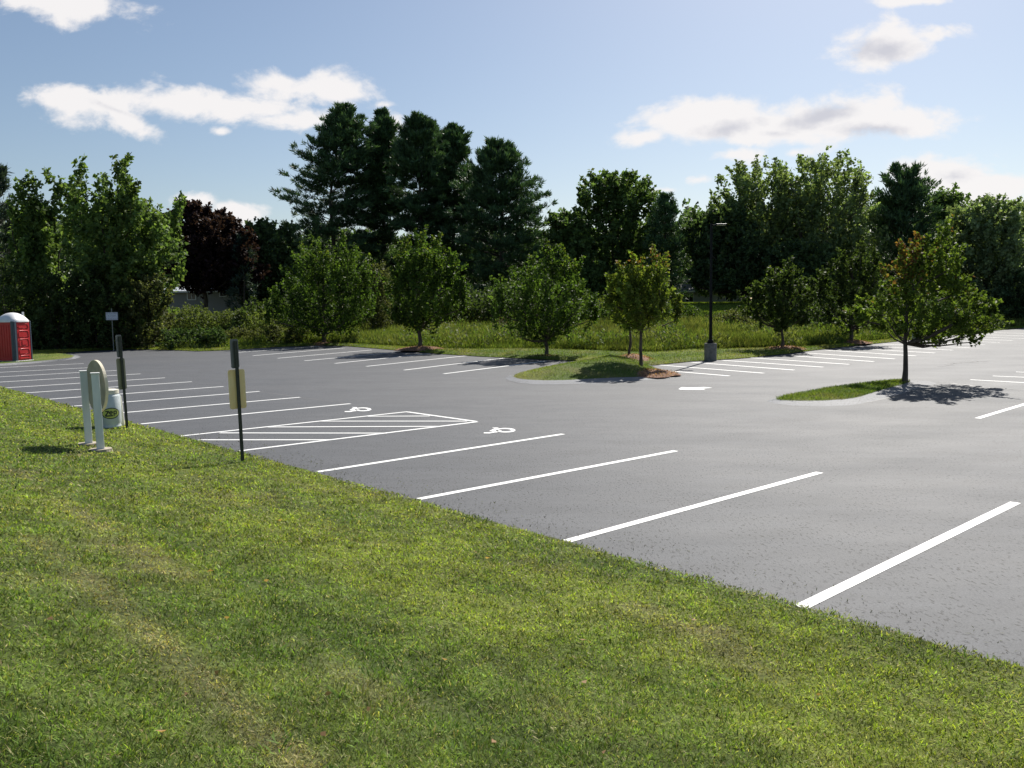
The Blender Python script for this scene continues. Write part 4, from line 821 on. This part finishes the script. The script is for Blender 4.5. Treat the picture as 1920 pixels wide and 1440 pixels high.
for cx_, cy_, nm in ((-.06, .0, 0), (-.0, W_-.03, 1), (-W_+.04, 0, 2)):
    bm = bmesh.new()
    if nm == 0:
        box(bm, (-.09, -.005, HT/2), (.20, .05, HT), .015); box(bm, (.01, .07, HT/2-.003), (.05, .14, HT-.01), .015); box(bm, (-.09, -.034, HT/2), (.05, .02, HT-.1), .006)
    elif nm == 1: box(bm, (.0, W_-.05, HT/2-.002), (.055, .08, HT-.004), .015)
    else: box(bm, (-W_+.06, .0, HT/2-.002), (.12, .05, HT-.004), .015)
    bobj('corner_strip', bm, M_BGR, pt)
V = []; Fc = []; na = 20; nr = 8
for j in range(nr+1):
    q = j/nr; zz_ = HT+.02+.43*(1-q**2.4)
    for i in range(na*2):
        a = math.pi*i/na; ca, sa = math.cos(a), math.sin(a); m = (abs(ca)**4+abs(sa)**4)**-.25
        V.append((-W_/2+m*ca*(W_/2+.06)*q, W_/2+m*sa*(W_/2+.06)*q, zz_+.03*math.cos(4*a)*q*(1-q)))
n2_ = na*2
for i in range(n2_): V.append((V[nr*n2_+i][0], V[nr*n2_+i][1], HT-.05))
for j in range(nr+1):
    for i in range(n2_): Fc.append((j*n2_+i, j*n2_+(i+1) % n2_, (j+1)*n2_+(i+1) % n2_, (j+1)*n2_+i))
rf = meshobj('roof', V, Fc, M_WPL, pt, True)
bm = bmesh.new(); cyl(bm, (-.25, .95, HT+.2), .05, .05, .28, 12); bobj('vent_pipe', bm, M_WPL, rf)

# ------------------------------------------------------------------ white notice sign
M_TEXT = mat('sign_ink', (.02, .03, .09), .5)
def add_text(name, txt, size, loc, rot, m, parent, ext=.0008, align='CENTER'):
    cu = bpy.data.curves.new(name, 'FONT'); cu.body = txt; cu.size = size; cu.align_x = align; cu.align_y = 'CENTER'; cu.extrude = ext; cu.resolution_u = 3
    to = bpy.data.objects.new(name+'_tmp', cu); COL.objects.link(to); bpy.context.view_layer.update()
    me = bpy.data.meshes.new_from_object(to.evaluated_get(bpy.context.evaluated_depsgraph_get())); bpy.data.objects.remove(to)
    me.materials.clear(); me.materials.append(m); ob = link(bpy.data.objects.new(name, me), parent); ob.location = loc; ob.rotation_euler = rot; return ob
p = at(213, 653.5, .15); p[2] = .12; dn = p[1]
sg = thing('notice_sign', 'small white rectangular notice sign on a thin post before the dark thicket', 'sign', p, math.atan2(p[1], p[0])-math.pi/2)
hS = atd(210, 580, dn)[2]-p[2]; z1 = atd(210, 585.5, dn)[2]-p[2]; z0_ = atd(210, 600, dn)[2]-p[2]; wS = .74
M_GALV = noisy('galvanised', (.22, .23, .21), (.34, .35, .32), 10, .5, .1, metal=.3)
bm = bmesh.new(); cyl(bm, (0, .03, -.2), .028, .028, hS+.2, 10); cyl(bm, (0, .03, hS), .045, .03, .05, 10); bobj('post', bm, M_GALV, sg)
bm = bmesh.new(); box(bm, (0, -.012, (z1+z0_)/2), (wS, .02, z1-z0_), .004); pl_ = bobj('sign_plate', bm, mat('sign_face', (.62, .66, .74), .45), sg)
bm = bmesh.new(); zc = (z1+z0_)/2; hh_ = (z1-z0_)/2-.025
for a_, b_ in (((0, zc+hh_), (wS-.05, .012)), ((0, zc-hh_), (wS-.05, .012)), ((-(wS/2-.025), zc), (.012, 2*hh_-.012)), (((wS/2-.025), zc), (.012, 2*hh_-.012))):
    box(bm, (a_[0], -.0235, a_[1]), (b_[0], .003, b_[1]))
bobj('border', bm, M_TEXT, pl_)
for i, tx in enumerate(['NO TRESPASSING', 'OR LOITERING', 'THIS PROPERTY IS', 'PATROLLED BY POLICE']):
    add_text('lettering', tx, .085 if i < 2 else .07, (0, -.024, zc+hh_*.68-i*hh_*.45), (R_(90), 0, 0), M_TEXT, pl_)

# ------------------------------------------------------------------ two parking signs seen from behind
M_POST = noisy('green_post', (.018, .022, .018), (.045, .05, .04), 20, .5, .2)
M_PLA = noisy('weathered_plate', (.13, .14, .13), (.20, .21, .19), 8, .45, .1, metal=.2)
def platemat(name, c1, c2):
    m = noisy(name, c1, c2, 3, .4, .05, stretch=(1, 1, .6)); return m
M_TAN = platemat('tan_plate_back', (.88, .60, .22), (.92, .80, .46)); M_OLV = platemat('olive_plate_back', (.20, .20, .11), (.32, .31, .20))
def rplate(bm, w, h, t, zc, y, r=.035):
    vsf = []
    P = []
    for cx_, cz_, a0 in ((w/2-r, h/2-r, 0), (-w/2+r, h/2-r, 90), (-w/2+r, -h/2+r, 180), (w/2-r, -h/2+r, 270)):
        for k in range(5): a = R_(a0+k*22.5); P.append((cx_+r*math.cos(a), cz_+r*math.sin(a)))
    f0 = [bm.verts.new((x, y-t/2, zc+z)) for x, z in P]; f1 = [bm.verts.new((x, y+t/2, zc+z)) for x, z in P]; n = len(P)
    bm.faces.new(f0); bm.faces.new(f1[::-1])
    for i in range(n): bm.faces.new((f0[i], f1[i], f1[(i+1) % n], f0[(i+1) % n]))
def backsign(px, py, ytop, ysplit, ybot, label, rot_u, rot_l, wu, wl_, mlow, lean):
    p = hit_lawn(px, py); d = p[1]; o = thing('parking_sign', label, 'sign', p, group='parking signs seen from behind at the lawn edge'); 
    H = atd(px-4, ytop, d)[2]-p[2]; zs = atd(px-2, ysplit, d)[2]-p[2]; zb = atd(px, ybot, d)[2]-p[2]
    o.rotation_euler = (0, R_(lean), 0)
    bm = bmesh.new()   # U-channel post: web and two flanges with lips
    box(bm, (0, 0, (H-.03)/2-.15), (.024, .006, H+.27)); 
    for sx_ in (-1, 1): box(bm, (sx_*.015, .014, (H-.03)/2-.15), (.006, .034, H+.27)); box(bm, (sx_*.023, .029, (H-.03)/2-.15), (.010, .006, H+.27))
    po = bobj('post', bm, M_POST, o); va = math.atan2(p[1], p[0])-math.pi/2; po.rotation_euler = (0, 0, va)
    up = bpy.data.objects.new('upper_plate', None)
    for nm, w, z1_, z0_, rt, mm in (('upper_plate', wu, H, zs+.01, rot_u, M_PLA), ('lower_plate', wl_, zs-.012, zb, rot_l, mlow)):
        bm = bmesh.new(); rplate(bm, w, z1_-z0_, .003, (z1_+z0_)/2, .042); q = bobj(nm, bm, mm, o); q.rotation_euler = (0, 0, va+rt)
        for zz_ in (z1_-.06, z0_+.06):
            bm = bmesh.new(); cyl(bm, (0, 0, -.01), .009, .009, .02, 8); bmesh.ops.rotate(bm, cent=(0, 0, 0), matrix=Matrix.Rotation(R_(90), 3, 'X'), verts=bm.verts); bmesh.ops.translate(bm, vec=(0, .048, zz_), verts=bm.verts)
            bobj('bolt', bm, M_GALV, q)
    bpy.data.objects.remove(up)
backsign(455, 866, 635.5, 691.5, 766.5, 'thin post sign with a tan lower plate, nearest the hatched aisle', R_(35), R_(22), .155, .28, M_TAN, -1.1)
backsign(238.5, 803, 627.5, 670.5, 730, 'thin post sign with an olive lower plate, beside the white drum', R_(40), R_(35), .15, .20, M_OLV, -1.6)

# ------------------------------------------------------------------ round board on two white posts
M_WP = noisy('white_post_paint', (.62, .67, .67), (.78, .81, .80), 9, .5, .15, stretch=(1, 1, .3)); M_BOARD = noisy('board_back', (.34, .30, .22), (.46, .41, .32), 6, .8, .2); M_EDGE = noisy('board_edge', (.72, .63, .46), (.85, .77, .60), 8, .7, .1)
pa = hit_lawn(167, 835); pb = hit_lawn(189, 846); cen = (pa+pb)/2
va = math.atan2(pb[1]-pa[1], pb[0]-pa[0])
rs_ = thing('round_sign', 'large tan oval sign board on two square white posts, seen from behind', 'sign', (cen[0], cen[1], cen[2]))
def sqpost(P, ytop, xtop):
    h = atd(xtop, ytop, P[1])[2]-P[2]; lx = atd(xtop, ytop, P[1])[0]-P[0]; loc = np.array(P)-cen
    ang_ = R_(28)
    rm = Matrix.Rotation(ang_, 3, 'Z')
    bm = bmesh.new(); box(bm, (0, 0, h/2), (.118, .118, h), .006, None)
    for v in bm.verts: v.co = rm @ v.co; v.co.x += lx*v.co.z/h
    bmesh.ops.translate(bm, vec=tuple(loc), verts=bm.verts); po = bobj('post', bm, M_WP, rs_)
    bm = bmesh.new(); box(bm, (0, 0, .0), (.14, .14, .02), .004)
    for v in bm.verts: v.co = rm @ v.co
    bmesh.ops.translate(bm, vec=(loc[0]+lx, loc[1], loc[2]+h+.011), verts=bm.verts); bobj('cap', bm, mat('post_cap', (.75, .75, .72), .5), po)
    bm = bmesh.new(); cyl(bm, (0, 0, 0), .19, .175, .10, 20)
    for v in bm.verts: v.co.x += rng.normal(0, .006); v.co.y += rng.normal(0, .006)
    bmesh.ops.translate(bm, vec=(loc[0], loc[1], loc[2]-.055), verts=bm.verts); bobj('footing', bm, noisy('footing_concrete', (.30, .26, .20), (.42, .37, .29), 12, .9, .5), po)
    return h, lx
h1, l1 = sqpost(pa, 697, 156.5); h2, l2 = sqpost(pb, 701, 178)
# oval board: plane contains the vertical and direction bd
bd = math.atan2(pb[1]-pa[1], pb[0]-pa[0])+R_(7)
nv = np.array([-math.sin(bd), math.cos(bd)])      # away from the viewer's side of the posts
bc = np.array([nv[0]*.10-.01, nv[1]*.10, atd(188, 725, cen[1])[2]-cen[2]])
bm = bmesh.new(); n = 48; hw_, hh2 = .46, .44; t = .04
u_ = Vector((math.cos(bd), math.sin(bd), 0)); nn_ = Vector((math.sin(bd), -math.cos(bd), 0)); c_ = Vector(tuple(map(float, bc)))
f0 = []; f1 = []
for i in range(n):
    a = 2*math.pi*i/n; q = c_+u_*hw_*math.cos(a)+Vector((0, 0, 1))*hh2*math.sin(a); f0.append(bm.verts.new(q-nn_*t/2)); f1.append(bm.verts.new(q+nn_*t/2))
bm.faces.new(f0); bm.faces.new(f1[::-1]); board = bobj('board', bm, M_BOARD, rs_)
Ve = []; Fe = []
for i in range(n):
    a = 2*math.pi*i/n; rdl = u_*math.cos(a)+Vector((0, 0, math.sin(a)))
    q = c_+u_*hw_*math.cos(a)+Vector((0, 0, hh2*math.sin(a)))
    Ve += [q-nn_*(t/2+.003), q-nn_*(t/2+.003)+rdl*.012, q+nn_*(t/2+.003)+rdl*.012, q+nn_*(t/2+.003)]
for i in range(n):
    j = (i+1) % n
    for k in range(3): Fe.append((i*4+k, j*4+k, j*4+k+1, i*4+k+1))
meshobj('rim', Ve, Fe, M_EDGE, board)

# ------------------------------------------------------------------ white drum with sticker
pd = hit_lawn(204, 806); pd = hit_lawn(203, 801); M_DRUM = noisy('drum_plastic', (.44, .50, .52), (.60, .65, .66), 4, .3, .1)
face = math.atan2(-pd[1], -pd[0])
dm = thing('drum', 'white plastic drum with an oval yellow sticker behind the white posts', 'drum', pd, face+R_(90))
hD = atd(203, 731, pd[1])[2]-pd[2]; rD = .275
prof = [(0, .0), (.24, 0), (.262, .02), (.262, .05), (.25, .07), (.268, .11), (.272, hD*.45), (.275, hD*.48), (.275, hD*.5), (.270, hD*.53), (.268, hD*.84), (.25, hD*.88), (.235, hD*.90), (.235, hD*.92)]
V = []; Fc = []; na = 40
for r_, z_ in prof:
    for i in range(na): a = 2*math.pi*i/na; V.append((r_*math.cos(a), r_*math.sin(a), z_-.01))
for j in range(len(prof)-1):
    for i in range(na): Fc.append((j*na+i, j*na+(i+1) % na, (j+1)*na+(i+1) % na, (j+1)*na+i))
db = meshobj('body', V, Fc, M_DRUM, dm, True)
bm = bmesh.new(); cyl(bm, (0, 0, hD*.905), .245, .245, hD*.095, 40); cyl(bm, (0, 0, hD+.0), .20, .19, .012, 32); ld = bobj('lid', bm, noisy('lid', (.62, .60, .50), (.74, .72, .62), 5, .5), dm, False)
def wrap(name, pts2, r_, m, parent, th0=0.0, zc=0.0):
    """closed 2-D outline wrapped on the drum's side (x = arc length, z = height)"""
    bm = bmesh.new(); vs = [bm.verts.new((x, 0, z)) for x, z in pts2]; f = bm.faces.new(vs); bmesh.ops.triangulate(bm, faces=[f])
    bmesh.ops.subdivide_edges(bm, edges=bm.edges[:], cuts=2, use_grid_fill=True)
    for v in bm.verts:
        a = -math.pi/2+(v.co.x)/r_+th0; z = v.co.z; v.co = Vector((r_*math.cos(a), r_*math.sin(a), z+zc))
    bm.normal_update()
    for f in bm.faces:
        c0 = f.calc_center_median()
        if f.normal.x*c0.x+f.normal.y*c0.y < 0: f.normal_flip()
    return bobj(name, bm, m, parent)
zS = atd(207, 773, pd[1])[2]-pd[2]; TH0 = R_(15)
el = lambda a, b, n=40: [(a*math.cos(2*math.pi*i/n), b*math.sin(2*math.pi*i/n)) for i in range(n)]
M_INK = mat('sticker_ink', (.012, .02, .018), .5); M_YEL = mat('sticker_yellow', (.50, .55, .12), .45)
stk = wrap('sticker_border', el(.185, .118), .2775, M_INK, db, TH0, zS)
wrap('sticker', el(.168, .100), .2790, M_YEL, stk, TH0, zS)
def bars(L, w):
    out_ = []
    for (x0, z0), (x1, z1) in L:
        k_ = max(1, int(math.hypot(x1-x0, z1-z0)/.02))
        if k_ > 1:
            out_ += bars([((x0+(x1-x0)*i_/k_, z0+(z1-z0)*i_/k_), (x0+(x1-x0)*(i_+1.02)/k_, z0+(z1-z0)*(i_+1.02)/k_)) for i_ in range(k_)], w) if True else []
            continue
        d = math.hypot(x1-x0, z1-z0); nx, nz_ = -(z1-z0)/d*w/2, (x1-x0)/d*w/2; out_.append([(x0+nx, z0+nz_), (x0-nx, z0-nz_), (x1-nx, z1-nz_), (x1+nx, z1+nz_)])
    return out_
Zl = bars([((-.115, .045), (-.045, .045)), ((-.048, .045), (-.118, -.045)), ((-.12, -.050), (.03, -.050))], .028)
arc = lambda cx, cz, r, a0, a1, n=9: [((cx+r*math.cos(R_(a0+(a1-a0)*i/n)), cz+r*math.sin(R_(a0+(a1-a0)*i/n))), (cx+r*math.cos(R_(a0+(a1-a0)*(i+1)/n)), cz+r*math.sin(R_(a0+(a1-a0)*(i+1)/n)))) for i in range(n)]
el_ = bars(arc(-.005, .012, .032, 0, 310)+[((-.035, .012), (.027, .012))], .022)
pl2 = bars(arc(.085, .012, .032, 0, 360)+[((.055, .042), (.055, -.06))], .022)
for L_ in (Zl, el_, pl2):
    for b_ in L_: pass
bmV = [b for L_ in (Zl, el_, pl2) for b in L_]
bm = bmesh.new()
for q in bmV:
    vs = []
    for x, z in q:
        a = -math.pi/2+x/.2805+TH0; vs.append(bm.verts.new((.2805*math.cos(a), .2805*math.sin(a), z+zS)))
    bm.faces.new(vs)
bobj('lettering', bm, M_INK, stk)
wrap('warning_triangle', [(-.028, -.022), (.028, -.022), (0, .026)], .2465, M_INK, ld, R_(-2), hD*.955)
# pale stake beside the drum
ps = hit_lawn(231, 799)
st_ = thing('marker_stake', 'pale slim plastic stake standing against the white drum', 'stake', ps)
bm = bmesh.new(); hs = atd(227, 743, ps[1])[2]-ps[2]; box(bm, (0, 0, hs/2-.05), (.075, .03, hs+.1), .006)
for v in bm.verts: v.co.x -= .05*v.co.z/hs
bobj('shaft', bm, noisy('stake', (.66, .62, .50), (.80, .77, .66), 5, .5), st_)
bm = bmesh.new(); box(bm, (-.05, 0, hs+.008), (.06, .022, .016), .005); bobj('tip', bm, mat('stake_tip', (.8, .8, .75), .5), st_)
# small utility marker and a pale stone on the verge
pu = at(1717, 634, .12); pu[2] = .1; um = thing('utility_box', 'small pale utility box on the verge seen behind the reddening maple trunk', 'utility box', pu)
bm = bmesh.new(); box(bm, (0, 0, .28), (.42, .3, .62), .02); bobj('cabinet', bm, mat('box_paint', (.42, .43, .42), .5), um); bm = bmesh.new(); box(bm, (0, 0, .61), (.48, .36, .05), .012); bobj('lid', bm, mat('box_lid', (.6, .6, .6), .5), um)
pq = at(1381, 641, .2); pq[2] = float(far_z(np.array([pq[0]]), np.array([pq[1]]))[0])
bm = bmesh.new(); bmesh.ops.create_icosphere(bm, subdivisions=3, radius=1)
for v in bm.verts: v.co = Vector((v.co.x*.55, v.co.y*.35, v.co.z*.09+.03))*(1+.06*math.sin(v.co.x*9+v.co.y*7))
fs = bobj('flat_stone', bm, M_CONC, None, True); fs.location = tuple(map(float, pq)); tag(fs, 'pale flat stone lying in the grass right of the lamp post', 'stone')

# fallen leaves on the lawn
k = 40; az = (rng.random(k)*80-42)*np.pi/180; r = 2.4*np.exp(rng.random(k)*math.log(10/2.4)); X = r*np.sin(az); Y = r*np.cos(az); ok = lawn_s(X, Y) > .1; X = X[ok]; Y = Y[ok]; n = len(X)
fl = quads('fallen_leaves', leafquads(np.c_[X, Y, lawn_surf(X, Y)+.035], unit(np.c_[rng.normal(size=(n, 2)), np.zeros(n)]), .03+.03*rng.random(n), .6), np.array([.36, .22, .12])*rng.normal(1, .2, (n, 1)).clip(.6, 1.4), M_LEAF); tag(fl, kind='stuff', label='small tan fallen leaves scattered in the lawn', cat='leaves')
